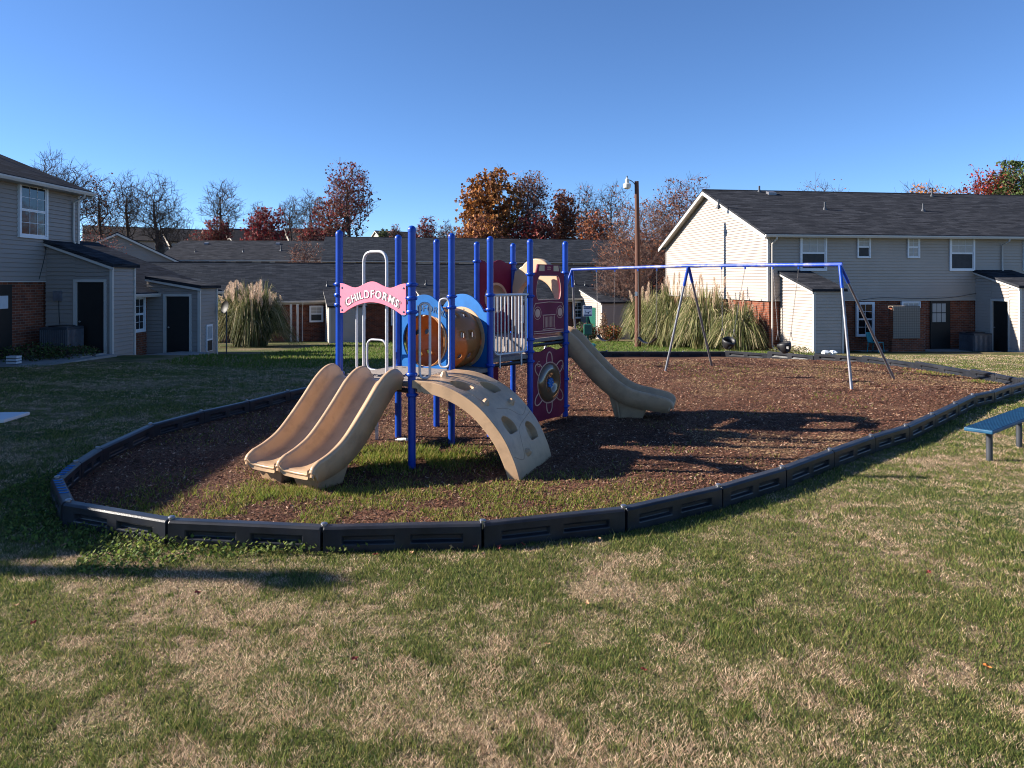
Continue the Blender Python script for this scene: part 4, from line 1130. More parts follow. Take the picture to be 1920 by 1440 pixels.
class Wall:
    """wall plane of a building in the building's own coordinates"""
    def __init__(s, org, u, n): s.o = Vector(org); s.u = Vector(u).normalized(); s.n = Vector(n).normalized()
    def __call__(s, x, z, d=0.0): return s.o + s.u * x + s.n * d + Vector((0, 0, z))
def window(wl, x0, x1, z0, z1, parent, blind=True, grid=True, low='screen', casing=0.075, lower=True, mframe='frame', name='window'):
    wl = Wall(wl.o + wl.n * .034, wl.u, wl.n); m = MB(); c = casing
    for a in ((x0 - c, x1 + c, z1, z1 + c), (x0 - c, x1 + c, z0 - c, z0), (x0 - c, x0, z0, z1), (x1, x1 + c, z0, z1)): wbox(m, a[0], a[1], a[2], a[3], -0.05, 0.045, wl)
    o = m.build(name, M[mframe], parent)
    zm = (z0 + z1) / 2
    m = MB(); s = 0.035
    for a, b, dd in ((zm, z1, 0.028), (z0, zm, 0.018)):
        for q in ((x0, x1, b - s, b), (x0, x1, a, a + s), (x0, x0 + s, a + s, b - s), (x1 - s, x1, a + s, b - s)): wbox(m, q[0], q[1], q[2], q[3], dd - .02, dd, wl)
    if grid:
        w_ = 0.014
        for zz0, zz1 in ((zm + s, z1 - s), (z0 + s, zm - s)) if lower else ((zm + s, z1 - s),):
            nv = 2 if (x1 - x0) > .7 else 1
            for i in range(nv): x = x0 + s + (x1 - x0 - 2 * s) * (i + 1) / (nv + 1); wbox(m, x - w_ / 2, x + w_ / 2, zz0, zz1, .016, .022, wl)
            z = (zz0 + zz1) / 2; wbox(m, x0 + s, x1 - s, z - w_ / 2, z + w_ / 2, .0165, .0215, wl)
    m.build('sash', M[mframe], o)
    m = MB(); m.quad(wl(x0 + s, zm + s, .012), wl(x1 - s, zm + s, .012), wl(x1 - s, z1 - s, .012), wl(x0 + s, z1 - s, .012)); m.build('blind' if blind else 'upper_pane', M['blind'] if blind else M['glass'], o)
    m = MB(); m.quad(wl(x0 + s, z0 + s, .008), wl(x1 - s, z0 + s, .008), wl(x1 - s, zm - s, .008), wl(x0 + s, zm - s, .008)); m.build('pane', M['glass' if not blind else low], o)
    return o
def building(name, label, org, rz, L, D, He, rise, brick=0.0, over=0.35, mside='siding', mroof='shingle', gut=True, rake=0.30, grp=None, cat='building', gable_brick=None):
    """row house: front along local x facing local -y; ridge along x"""
    B = thing(name, label, cat, org, rz, grp)
    F = Wall((0, 0, 0), (1, 0, 0), (0, -1, 0)); Lf = Wall((0, D, 0), (0, -1, 0), (-1, 0, 0)); Rt = Wall((L, 0, 0), (0, 1, 0), (1, 0, 0)); Bk = Wall((L, D, 0), (-1, 0, 0), (0, 1, 0))
    sb = brick if brick > 0 else -0.6
    if brick < He - .2:
        m = MB()
        siding(m, F.o, F.u, F.n, [(0, sb), (L, sb), (L, He), (0, He)])
        siding(m, Bk.o, Bk.u, Bk.n, [(0, sb), (L, sb), (L, He), (0, He)])
        for W_ in (Lf, Rt): siding(m, W_.o, W_.u, W_.n, [(0, sb), (D, sb), (D, He), (D / 2, He + rise), (0, He)])
        m.build('siding_wall', M[mside], B, fix=False)
        m = MB(); t = 0.05
        for x, y, sx, sy in ((0, 0, -1, -1), (L, 0, 1, -1), (0, D, -1, 1), (L, D, 1, 1)):
            m.box(min(x + sx * .036, x - sx * t), min(y + sy * .036, y - sy * t), sb, max(x + sx * .036, x - sx * t), max(y + sy * .036, y - sy * t), He)
        m.build('corner_trim', M['trim'], B)
        if brick > 0:
            m = MB(); wbox(m, 0, L, sb - .03, sb + .005, -.1, .018, F); wbox(m, 0, D, sb - .03, sb + .005, -.1, .018, Lf); m.build('siding_base', M['trim'], B)
    else:
        m = MB()
        for W_ in (Lf, Rt): siding(m, W_.o, W_.u, W_.n, [(0, He), (D, He), (D / 2, He + rise)])
        m.build('siding_wall', M[mside], B, fix=False)
    if brick > 0:
        m = MB(); r = 0.08 if brick < He - .2 else 0.0; m.box(r, r, -0.6, L - r, D - r, min(brick, He) - .002); m.build('brick_wall', M['brick'], B)
    # roof slab with overhangs
    sl_ = rise / (D / 2); ov = over; th = 0.09
    ze = He - ov * sl_; zr = He + rise
    m = MB(); x0, x1 = -rake, L + rake
    sec = [(-ov, ze + .10), (D / 2, zr + .10), (D + ov, ze + .10), (D + ov, ze + .10 - th), (D / 2, zr + .10 - th), (-ov, ze + .10 - th)]
    m.add([(x0, y, z) for y, z in sec] + [(x1, y, z) for y, z in sec], [(0, 1, 7, 6), (1, 2, 8, 7), (2, 3, 9, 8), (3, 4, 10, 9), (4, 5, 11, 10), (5, 0, 6, 11), (0, 5, 4, 1), (1, 4, 3, 2), (6, 7, 10, 11), (7, 8, 9, 10)])
    rf = m.build('roof', M[mroof], B)
    m = MB(); m.tube([(x0, D / 2, zr + .09), (x1, D / 2, zr + .09)], 0.05, 6); m.build('ridge_cap', M['shingled'], rf)
    fh = 0.17
    for x in (x0, x1):   # rake boards and soffits
        for s in (0, 1):
            m = MB(); ya, yb = (-ov, D / 2) if s == 0 else (D + ov, D / 2)
            e = 0.012 if x == x0 else -0.012
            m.add([(x - e, ya, ze + .012), (x - e, yb, zr + .012), (x - e, yb, zr + .012 - fh), (x - e, ya, ze + .012 - fh), (x + e * 2, ya, ze + .012), (x + e * 2, yb, zr + .012), (x + e * 2, yb, zr + .012 - fh), (x + e * 2, ya, ze + .012 - fh)],
                  [(0, 1, 2, 3), (4, 7, 6, 5), (0, 4, 5, 1), (3, 2, 6, 7), (0, 3, 7, 4), (1, 5, 6, 2)])
            m.build('rake_board', M['trim'], rf); m = MB()
            xi = 0 if x == x0 else L
            m.quad((x, ya, ze - .03), (x, yb, zr - .03), (xi, yb, zr - .03), (xi, ya, ze - .03)); m.build('rake_soffit', M['trim'], rf)
    for s in (-1, 1):
        m = MB(); y = -ov if s < 0 else D + ov; yw = -.02 if s < 0 else D + .02
        m.quad((x0 + .03, y, ze - .05), (x1 - .03, y, ze - .05), (x1 - .03, yw, ze - .05), (x0 + .03, yw, ze - .05)); m.build('soffit', M['trim'], rf)
    if gut:
        m = MB(); y = -ov
        pr = [(y, ze + .055), (y - .095, ze + .055), (y - .095, ze + .01), (y - .065, ze - .055), (y, ze - .055)]
        m.add([(x0, a, b) for a, b in pr] + [(x1, a, b) for a, b in pr], [(0, 1, 2, 3, 4), (9, 8, 7, 6, 5)] + [(i, (i + 1) % 5, (i + 1) % 5 + 5, i + 5) for i in range(5)])
        m.build('gutter', M['trim'], rf)
    return B, F, Lf, Rt, dict(L=L, D=D, He=He, rise=rise, ze=ze, ov=ov, sl=sl_)
def downspout(B, F, x, g, z1=0.05, out=.3, wall=.05):
    ze = g['ze']; m = MB()
    m.tube([F(x, ze - .03, g['ov'] + .04), F(x, ze - .14, g['ov'] + .02), F(x, ze - .30, wall + .02), F(x, z1 + .25, wall + .02), F(x, z1 + .1, wall + .06), F(x, z1, wall + out)], .036, 8)
    m.build('downspout', M['trim'], B, smooth=50)
def vent(B, x, t, g, hgt=.35, r=.045, box=False):
    """pipe on the front slope; t = 0 at eave, 1 at ridge"""
    y = g['D'] / 2 * t; z = g['He'] + .10 + g['sl'] * y; m = MB()
    if box: m.prism([(x - .2, y - .15, z - .04), (x + .2, y - .15, z - .04), (x + .2, y + .15, z + .05), (x - .2, y + .15, z + .05)], (0, 0, .12)); m.build('box_vent', M['steel'], B)
    else:
        m.tube([(x, y, z - .1), (x, y, z + hgt)], r, 10); m.lathe((x, y, z - .05), [(r * 2.6, 0), (r * 1.2, .16)], 10); m.build('vent_pipe', M['metaldk'], B, smooth=50)
def shed(B, F, x0, w, d, zhi, zlo, zb=-.5, mside='siding', door=None, mroof='shingle', vent_=False):
    """lean-to store on the front wall; roof falls away from the wall. door: 'left' or None"""
    a = F(x0, 0, d); U = F.u; Nn = F.n
    LW = Wall(F(x0, 0, 0), Nn, -U); FW = Wall(F(x0, 0, d), U, Nn); RW = Wall(F(x0 + w, 0, d), -Nn, U)
    m = MB(); zl = zlo
    siding(m, FW.o, FW.u, FW.n, [(0, zb), (w, zb), (w, zlo), (0, zlo)])
    def zat(t): return zhi + (zlo - zhi) * t / d
    siding(m, RW.o, RW.u, RW.n, [(0, zb), (d, zb), (d, zhi), (0, zlo)])
    if door:
        t0, t1, dz = door
        siding(m, LW.o, LW.u, LW.n, [(0, zb), (t0, zb), (t0, zat(t0)), (0, zhi)])
        siding(m, LW.o, LW.u, LW.n, [(t0, dz), (t1, dz), (t1, zat(t1)), (t0, zat(t0))])
        siding(m, LW.o, LW.u, LW.n, [(t1, zb), (d, zb), (d, zlo), (t1, zat(t1))])
    else: siding(m, LW.o, LW.u, LW.n, [(0, zb), (d, zb), (d, zlo), (0, zhi)])
    S = m.build('shed', M[mside], B, fix=False)
    m = MB()
    for q in (FW(0, 0, 0), FW(w, 0, 0)):
        m.prism([q + (U * a_ + Nn * b_) * .042 for a_, b_ in ((-1, -1), (1, -1), (1, 1), (-1, 1))], (0, 0, 1)); 
    m.v = [(x, y, (zb if z < .5 else zlo - .01)) for x, y, z in m.v]
    m.build('corner_trim', M['trim'], S)
    if door:
        m = MB(); wbox(m, t0 + .03, t1 - .03, -.02, dz - .03, -.06, -.04, LW); dd = m.build('door', M['black'], S)
        m = MB(); m.lathe(LW(t0 + .12, 1.0, -.04), [(.012, 0), (.012, .03), (.028, .04), (.028, .06), (0, .07)], 12, axis=LW.n); m.build('door_knob', M['bolt'], dd, smooth=50)
        m = MB(); wbox(m, t0 - .05, t0 + .03, -.02, dz, -.05, .038, LW); wbox(m, t1 - .03, t1 + .05, -.02, dz, -.05, .038, LW); wbox(m, t0 - .05, t1 + .05, dz - .03, dz + .05, -.05, .0385, LW); m.build('door_casing', M['trim'], S)
    s = (zhi - zlo) / d; e = .14
    m = MB(); q = [F(x0 - e, zhi + .02 + .0, 0), F(x0 + w + e, zhi + .02, 0), F(x0 + w + e, zlo + .02 - s * .12, d + .12), F(x0 - e, zlo + .02 - s * .12, d + .12)]
    m.prism(q, (0, 0, .10)); rf = m.build('shed_roof', M[mroof], S)
    m = MB(); m.prism([F(x0 - e + .01, zhi - .05, 0), F(x0 - e + .04, zhi - .05, 0), F(x0 - e + .04, zlo - .07 - s * .12, d + .11), F(x0 - e + .01, zlo - .07 - s * .12, d + .11)], (0, 0, .08)); m.build('fascia', M['trim'], rf)
    return S
def cable(parent, pts, name='cable', r=.009, mt='rubber'):
    m = MB(); m.tube(catmull([tuple(p) for p in pts], 6), r, 5); return m.build(name, M[mt], parent)
def heat_pump(x, y, z, rz, w, label, slats=True):
    t = thing('air_conditioner', label, 'air conditioner', (x, y, z), rz)
    m = MB(); m.box(-w / 2, -w / 2, 0, w / 2, w / 2, .82); c = m.build('casing', M['metaldk'], t, bevel=.02)
    m = MB(); 
    for k in range(14):
        xx = -w / 2 + .04 + (w - .08) * k / 13
        for s in (-1, 1): m.box(xx - .008, s * w / 2 - .012, .08, xx + .008, s * w / 2 + .012, .74); m.box(s * w / 2 - .012, xx - .008, .08, s * w / 2 + .012, xx + .008, .74)
    m.build('grille', M['steel'], c)
    m = MB(); m.lathe((0, 0, .82), [(w * .42, 0), (w * .42, .03), (w * .1, .05), (0, .05)], 20); m.build('fan_guard', M['rubber'], c, smooth=50)
    return t
def slab(name, pts, z, label):
    m = MB(); m.prism([(x, y, z - .15) for x, y in pts], (0, 0, .15)); return m.build(name, M['concrete'], kind='structure')

class PX:
    """photo column/row on the wall plane of a building to (distance along it, height)"""
    def __init__(s, org, rz): s.o = org; s.d = (math.cos(rz), math.sin(rz))
    def u(s, x, off=0.0):
        k = (x - 960) / FX; ox = s.o[0] + s.d[1] * off; oy = s.o[1] - s.d[0] * off
        return (k * oy - ox) / (s.d[0] - k * s.d[1])
    def z(s, x, y, off=0.0):
        t = s.u(x, off); Y = s.o[1] - s.d[0] * off + s.d[1] * t
        return CH - (y - HY) * Y / FX - s.o[2]
def win_px(P, F, B, x0, y0, x1, y1, **k):
    u0, u1 = P.u(x0), P.u(x1); xm = (x0 + x1) / 2; c = .075 if not k.get('casing') else k['casing']
    return window(F, u0 + c, u1 - c, P.z(xm, y1) + c, P.z(xm, y0) - c, B, **k)

# right two-storey row
RZ = math.atan2(.14, .99); RO = (10.67, 30.0, -0.80)
B, F, Lf, Rt, g = building('row_house', 'two storey beige sided row house with lit gable at the right', RO, RZ, 25.0, 12.0, 4.98, 2.42, brick=2.14, over=.42, rake=.35)
P = PX(RO, RZ)
RB, RF, RG, RP = B, F, g, P
win_px(P, F, B, 1499, 441, 1549, 508, lower=False)
win_px(P, F, B, 1606, 442, 1631, 484, casing=.045, lower=False)
win_px(P, F, B, 1700, 443, 1723, 484, casing=.045, low='blind')
win_px(P, F, B, 1779, 442, 1826, 508, lower=False)
win_px(P, F, B, 1917, 442, 1968, 508, lower=False)
win_px(P, F, B, 1604, 566, 1638, 631, blind=False)
win_px(P, F, B, 1689, 565, 1724, 600, casing=.05)
for x, t in ((1407, .52), (1622, .50), (1822, .50)): vent(B, P.u(x), t, g)
vent(B, P.u(1548), .97, g, .3); vent(B, P.u(1565), .90, g, box=True); vent(B, P.u(1918), .93, g, .45)
downspout(B, F, 0.15, g, .10); downspout(B, F, P.u(1877), g, 3.25, .02)
S1_ = shed(B, F, P.u(1464), 1.18, 2.5, 3.26, 2.56, zb=-.45)
S2_ = shed(B, F, P.u(1829), 1.6, 2.3, 3.32, 2.68, zb=-.45, door=(.90, 1.78, 2.14))
ud = P.u(1764); m = MB(); wbox(m, ud - .47, ud + .47, -.05, 2.12, -.06, -.02, F); dr_ = m.build('back_door', M['black'], B)
m = MB()
for i in range(3):
    for j in range(2):
        q = F(ud - .39 + i * .22, 1.18 + j * .42, -.012); m.prism([q, q + F.u * .19, q + F.u * .19 + Vector((0, 0, .38)), q + Vector((0, 0, .38))], F.n * .008)
m.build('door_glass', M['blind'], dr_)
cable(B, [F(P.u(1600), 2.10, .05), F(P.u(1650), 2.24, .05), F(P.u(1720), 2.20, .05), F(P.u(1780), 2.24, .05), F(P.u(1829), 2.42, .05)])
cable(B, [F(P.u(1840), 1.8, .9 - .9 + .04), F(P.u(1842), 1.3, .05), F(P.u(1843), .8, .05)])
m = MB(); wbox(m, P.u(1834), P.u(1834) + .25, 1.45, 1.75, .02, .12, F); m.build('meter_box', M['steel'], B)
cable(B, [Lf(12 - .05, 2.25, .05), F(.25, 2.15, .06), F(.55, 2.45, .06)])
def bp3(x, d, z): q = Matrix.Rotation(RZ, 3, 'Z') @ Vector((x, -d, z)); return Vector(RO) + q
# low brick screen wall with a patterned rug hung over it
ws = thing('patio_wall', 'low brick patio screen wall in front of the right row house', 'wall', bp3(P.u(1672, 1.4), 1.3, 0), RZ)
wl_ = P.u(1735, 1.4) - P.u(1672, 1.4)
m = MB(); m.box(0, -.1, -.3, wl_, .1, 1.85); m.build('brick_panel', M['brick'], ws)
rug = bpy.data.materials.new('patterned rug'); rug.use_nodes = True
t_ = rug.node_tree; N_ = t_.nodes; L_ = t_.links; tcn = N_.new('ShaderNodeTexCoord'); mpn = N_.new('ShaderNodeMapping'); mpn.inputs['Rotation'].default_value = (0, R(45), 0); mpn.inputs['Scale'].default_value = (14, 14, 14)
vo = N_.new('ShaderNodeTexChecker'); vo.inputs['Scale'].default_value = 1; vo.inputs[1].default_value = (.24, .20, .16, 1); vo.inputs[2].default_value = (.17, .14, .115, 1)
L_.new(tcn.outputs['Object'], mpn.inputs[0]); L_.new(mpn.outputs[0], vo.inputs[0]); L_.new(vo.outputs[0], N_['Principled BSDF'].inputs['Base Color']); N_['Principled BSDF'].inputs['Roughness'].default_value = .95
m = MB(); q0, q1 = .02, wl_ - .28
pr = [(-.165, .62), (-.165, 1.80), (-.15, 1.93), (0, 1.945), (.15, 1.93), (.16, 1.5)]
pi_ = [(-.145, .62), (-.145, 1.80), (-.13, 1.905), (0, 1.925), (.13, 1.905), (.14, 1.5)]
n = len(pr); m.add([(q0, a, b) for a, b in pr] + [(q1, a, b) for a, b in pr] + [(q0, a, b) for a, b in pi_] + [(q1, a, b) for a, b in pi_],
      [(i, i + 1, n + i + 1, n + i) for i in range(n - 1)] + [(2 * n + i, 3 * n + i, 3 * n + i + 1, 2 * n + i + 1) for i in range(n - 1)] + [(i, 2 * n + i, 2 * n + i + 1, i + 1) for i in range(n - 1)] + [(n + i, n + i + 1, 3 * n + i + 1, 3 * n + i) for i in range(n - 1)] + [(0, n, 3 * n, 2 * n)])
o = m.build('rug', rug, label='patterned beige rug hung over the low brick patio wall', cat='rug'); o.location = ws.location; o.rotation_euler = (0, 0, RZ)
p = bp3(P.u(1822, .7), .9, -.05); heat_pump(p.x, p.y, p.z, RZ, .84, 'grey air conditioner unit by the black door of the right shed')
# teal chair by the wall
p = bp3(P.u(1633, 1.0), 1.3, 0); tch = thing('garden_chair', 'small teal plastic chair in the shade below the right house window', 'chair', (p.x, p.y, h(p.x, p.y)), RZ + .5)
m = MB(); m.box(-.22, -.22, .38, .22, .22, .41); m.build('seat', M['teal'], tch, bevel=.01)
m = MB(); m.prism([(-.22, .20, .40), (.22, .20, .40), (.20, .30, .80), (-.20, .30, .80)], (0, .025, 0)); m.build('backrest', M['teal'], tch, bevel=.01)
for x, y in ((-.2, -.2), (.2, -.2), (-.2, .2), (.2, .2)):
    m = MB(); m.tube([(x * 1.15, y * 1.15, 0), (x, y, .39)], .02, 6); m.build('leg', M['teal'], tch)
slab('patio', [tuple(bp3(a, b, 0))[:2] for a, b in ((P.u(1600), 0), (P.u(1600), 2.6), (P.u(1829), 2.2), (P.u(1829), 0))], -0.78, '')

# left two-storey row
LO = (-13.8, 6.35, -0.05)
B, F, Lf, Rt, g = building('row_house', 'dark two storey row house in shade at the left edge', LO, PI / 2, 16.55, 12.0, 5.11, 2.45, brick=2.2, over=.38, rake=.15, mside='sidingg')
P = PX((LO[0], LO[1], LO[2]), PI / 2)
win_px(P, F, B, 32, 344, 86, 447, blind=False, casing=.08)
window(F, 6.0, 7.0, 3.2, 4.6, B); window(F, 10.0, 11.0, 3.2, 4.6, B, blind=False)
vent(B, 15.75, .42, g, .45); downspout(B, F, 16.2, g, 3.25, .02)
us = P.u(86)
S = shed(B, F, us, 1.25, 1.95, 3.30, 2.63, zb=-.4, mside='sidingg', door=(.88, 1.76, 2.2))
cable(B, [F(us - .35, 2.25, .03), F(us - .1, 2.9, .03), F(us, 3.25, .04), F(us + .6, 3.38, .05), F(us + 1.4, 3.3, .05)])
m = MB(); q = Wall(F(us, 0, 0), F.n, -F.u); wbox(m, .28, .50, 1.62, 1.90, .01, .12, q); m.build('meter_box', M['steel'], B)
cable(B, [q(.40, 1.62, .03), q(.41, 1.2, .03), q(.44, .85, .03)])
u0 = P.u(2); m = MB(); wbox(m, u0 - 1.2, P.u(24), 0, 2.1, -.06, -.02, F); o = m.build('back_door', M['black'], B)
m = MB(); wbox(m, u0 - .3, P.u(16), 1.45, 1.8, -.02, -.01, F); m.build('door_glass', M['bluewhite'], o)
p = Vector((-12.98, us + LO[1] - .55, 0)); heat_pump(p.x, p.y, 0.02, 0, .80, 'dark air conditioner unit beside the left house shed door')
slab('patio', [(-13.8, us + 2.5), (-11.7, us + 2.5), (-11.5, us + 6.0), (-13.8, us + 6.0)], 0.03, '')
slab('doorstep', [(-12.6, us + 4.9), (-11.9, us + 4.9), (-11.8, us + 5.98), (-12.6, us + 5.98)], 0.06, '')
bx = thing('storage_box', 'small pale slatted box standing by the left house door', 'box', (*gp(26, 685)[:2], 0))
m = MB()
for k in range(3): m.box(-.13, -.1, .05 + k * .07, .13, .1, .10 + k * .07)
bx.location.z = h(bx.location.x, bx.location.y); m.build('slat', M['bluewhite'], bx)

# one-storey unit behind it with its own store
UO = (-12.4, 22.95, -0.42)
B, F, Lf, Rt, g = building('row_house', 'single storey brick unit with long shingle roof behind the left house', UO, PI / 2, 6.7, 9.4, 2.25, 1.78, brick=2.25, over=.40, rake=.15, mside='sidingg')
P = PX(UO, PI / 2)
window(F, P.u(251) - .05, P.u(267), .95, 2.0, B, blind=False)
us = 1.50
S = shed(B, F, us, 1.40, 1.78, 2.62, 2.32, zb=-.4, mside='sidingg', door=(.62, 1.48, 2.08))
m = MB(); q = Wall(F(us, 0, 1.78), F.u, F.n); wbox(m, .50, .98, .12, 1.05, .0, .05, q); vv = m.build('vent_grille', M['frame'], S)
m = MB(); wbox(m, .56, .92, .55, .99, .05, .055, q); wbox(m, .54, .94, .14, .50, .05, .058, q); m.build('grille_opening', M['black'], vv)
m = MB()
for i in range(6): wbox(m, .59 + i * .055, .605 + i * .055, .55, .99, .055, .065, q)
m.build('bar', M['frame'], vv)
slab('doorstep', [(-12.1, 22.9), (-10.4, 22.7), (-9.9, 23.9), (-11.2, 24.4)], h(-11, 23.5) + .06, '')
dsh = thing('satellite_dish', 'dark satellite dish on a post at the corner of the left store shed', 'satellite dish', (-10.35, 26.1, h(-10.4, 26)))
m = MB(); m.tube([(0, 0, -.1), (0, 0, 1.75)], .025, 8); m.build('post', M['metaldk'], dsh, smooth=60)
m = MB(); m.lathe((0.02, -.05, 1.72), [(.26 * math.sin(t), -.12 * math.cos(t) + .12) for t in (0.01, .3, .6, .9, 1.2)], 24, axis=(-.6, -.75, .25)); o = m.build('dish', M['black'], dsh, smooth=60)

# long single-storey row across the back
a3 = math.atan(.33); MO = (-26.0, 46.75 - .33 * 26, -1.50)
B, F, Lf, Rt, g = building('row_house', 'long single storey brick row with charcoal roof across the back of the yard', MO, a3, 41.0, 9.6, 2.62, 2.10, brick=2.30, over=.40, mroof='shinglef')
P = PX(MO, a3)
m = MB(); wbox(m, 0, 41, 2.30, 2.56, -.02, .02, F); m.build('frieze', M['trim'], B)
win_px(P, F, B, 580, 573, 606, 604, casing=.07, lower=False)
win_px(P, F, B, 669, 574, 686, 599, casing=.05)
win_px(P, F, B, 1073, 565, 1098, 597, blind=False, casing=.07)
window(F, P.u(735), P.u(735) + .8, 1.0, 2.0, B); window(F, P.u(850), P.u(850) + .9, 1.0, 2.0, B); window(F, P.u(955), P.u(955) + .9, 1.0, 2.0, B)
downspout(B, F, P.u(567), g, .05); 
for x in (617, 782, 1114):
    vent(B, P.u(x), .30, g, .30)
vent(B, P.u(808), .33, g, .3); vent(B, P.u(1096), .33, g, .3)
shed(B, F, P.u(610), 1.9, 3.6, 3.05, 2.20, zb=-.4); shed(B, F, P.u(783), 1.9, 3.6, 3.05, 2.2, zb=-.4)
S = shed(B, F, P.u(1089), 1.9, 3.3, 3.05, 2.25, zb=-.4)
q = Wall(F(P.u(1089), 0, 0), F.n, -F.u); m = MB(); wbox(m, .9, 2.4, -.1, 1.95, .02, .03, q); m.build('door', M['green'], S)
ud = P.u(1195); m = MB(); wbox(m, ud - .7, ud + .9, -.1, 2.1, -.06, .01, F); m.build('back_door', M['black'], B)
for x in (557, 545):
    m = MB(); u_ = P.u(x); wbox(m, u_ - .06, u_ + .06, -.2, 2.3, 1.0, 1.12, F); m.build('porch_post', M['trim'], B)

# two-storey rows beyond
B2O = (-16.0, 62.0, -1.8); a2 = .20
B, F, Lf, Rt, g = building('row_house', 'two storey row house with lit gable rising behind the play tower', B2O, a2, 38.0, 11.0, 5.80, 2.2, brick=0, over=.4, mroof='shinglef', rake=.4)
P = PX(B2O, a2)
for x in (655, 797, 873, 1087, 1160):
    win_px(P, F, B, x - 13, 492, x + 13, 520, casing=.09)
downspout(B, F, P.u(836), g, 2.5, .02)
B3O = (-32.2, 66.0, -1.8)
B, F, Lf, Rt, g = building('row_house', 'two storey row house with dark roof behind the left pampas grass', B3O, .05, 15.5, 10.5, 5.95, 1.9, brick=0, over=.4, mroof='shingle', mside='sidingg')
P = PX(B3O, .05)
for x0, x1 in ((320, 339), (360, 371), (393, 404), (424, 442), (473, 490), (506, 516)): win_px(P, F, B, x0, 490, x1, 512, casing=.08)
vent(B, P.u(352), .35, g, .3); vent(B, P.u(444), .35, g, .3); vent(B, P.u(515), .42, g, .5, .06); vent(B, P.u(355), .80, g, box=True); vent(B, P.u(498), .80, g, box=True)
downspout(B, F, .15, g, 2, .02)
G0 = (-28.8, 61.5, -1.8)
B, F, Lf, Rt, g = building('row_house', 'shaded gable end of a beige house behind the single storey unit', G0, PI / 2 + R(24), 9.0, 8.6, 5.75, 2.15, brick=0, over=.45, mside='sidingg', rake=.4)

# small houses on the far rise
def far(x, y, Y, rz, L, D, He, rise, lab, wins=0):
    X = (x - 960) / FX * Y; ze = CH - (y - HY) * Y / FX
    B, F, Lf, Rt, g = building('house', lab, (X, Y, ze - He), rz, L, D, He, rise, brick=0, over=.3, mroof='shingled', gut=False, mside='siding')
    for k in range(wins): window(F, L * (k + .5) / wins - .5, L * (k + .5) / wins + .5, He - 2.0, He - .7, B, grid=False)
    return B
far(160, 447, 104, .55, 9.0, 7, 5.2, 2.0, 'dark roofed house on the far rise, leftmost, behind the bare trees')
far(318, 451, 108, .70, 11.0, 7.5, 5.0, 2.0, 'far house with bright white gable under the broad bare tree', 2)
far(438, 451, 112, .70, 9.0, 7, 5.0, 2.0, 'far house with small white gable left of the dark red maple', 1)
far(545, 450, 116, .5, 9.0, 7, 5.0, 2.0, 'far house half hidden behind the dark red maple', 1)
far(716, 447, 150, .6, 9.0, 6, 5.0, 1.7, 'tiny white gabled house on the skyline between two blue posts', 1)

# ---------------------------------------------------------------- light pole and bin
PB = onground(1196, 646); PB = Vector((PB.x, 34.3, h(PB.x, 34.3))); PB.x = (1196 - 960) / FX * 34.3
lp = thing('light_pole', 'tall reddish wooden pole with a security lamp beside the pampas grass', 'light pole', PB)
Ht = CH - (340 - HY) * 34.3 / FX - PB.z
m = MB(); m.tube([(0, 0, -.4), (0, 0, Ht * .5), (-.06, 0, Ht)], [.155, .13, .10], 14); m.build('pole', M['pole'], lp, smooth=60)
m = MB(); m.tube(catmull([(-.1, 0, Ht - .22), (-.22, -.01, Ht - .05), (-.40, -.02, Ht + .06), (-.52, -.03, Ht + .02)], 5), .022, 8); ar = m.build('arm', M['steel'], lp, smooth=60)
lx = -.52
m = MB(); m.lathe((lx, -.03, Ht - .38), [(.0, .0), (.10, .01), (.165, .06), (.19, .20), (.185, .25), (.10, .29), (.09, .48), (.05, .50), (.04, .55)], 18); m.build('lamp_head', mat('lamp housing', (.55, .53, .48), .5, var=.1), ar, smooth=40)
m = MB(); m.lathe((lx, -.03, Ht + .17), [(.025, 0), (.035, .04), (.02, .09), (0, .1)], 10); m.build('photocell', M['rubber'], ar, smooth=40)
m = MB(); m.box(-.16, -.13, 2.45, .0, -.121, 2.65); m.build('tag', M['white'], lp)
p = Vector(((1100 - 960) / FX * 24, 24.0, 0)); p.x = (1103 - 960) / FX * 24.0; p.z = h(p.x, 24)
ds_ = thing('pet_waste_station', 'green pet waste post with notice sign and bag dispenser beyond the border', 'waste station', p + Vector((0, .25, 0)))
m = MB(); m.box(-.03, -.02, -.3, .03, .02, 1.55); m.build('post', M['green'], ds_)
m = MB(); m.box(-.155, -.035, 1.36, .155, -.022, 1.72); o = m.build('notice', M['white'], ds_, bevel=.004)
m = MB(); m.box(-.14, -.0385, 1.61, .14, -.0355, 1.70); m.box(-.14, -.0385, 1.375, .14, -.0355, 1.42); m.build('notice_band', M['navy'], o)
fS = lambda x, z, d=0.0: Vector((x, -.0365 - d, z))
letters('NOTICE', fS, 0, 1.632, .062, M['white'], o, .004)
m = MB(); m.tube([(-.09, -.04, 1.45), (-.08, -.04, 1.52), (-.09, -.04, 1.56)], .012, 6); m.tube([(-.06, -.04, 1.50), (0, -.04, 1.48), (.05, -.04, 1.51)], .008, 6); m.tube([(.02, -.04, 1.44), (.04, -.04, 1.50), (.10, -.04, 1.52)], .014, 6); m.build('pictogram', M['navy'], o)
m = MB(); m.box(-.14, -.13, .74, .14, -.02, 1.10); o = m.build('bag_dispenser', M['green'], ds_, bevel=.03)
bi = thing('waste_bin', 'round green waste bin with faded lid beneath the pet waste sign', 'bin', p + Vector((.02, -.25, 0)))
m = MB(); m.lathe((0, 0, 0), [(0, 0), (.15, 0), (.185, .37), (.20, .37), (.20, .40)], 24); b_ = m.build('barrel', M['green'], bi, smooth=40)
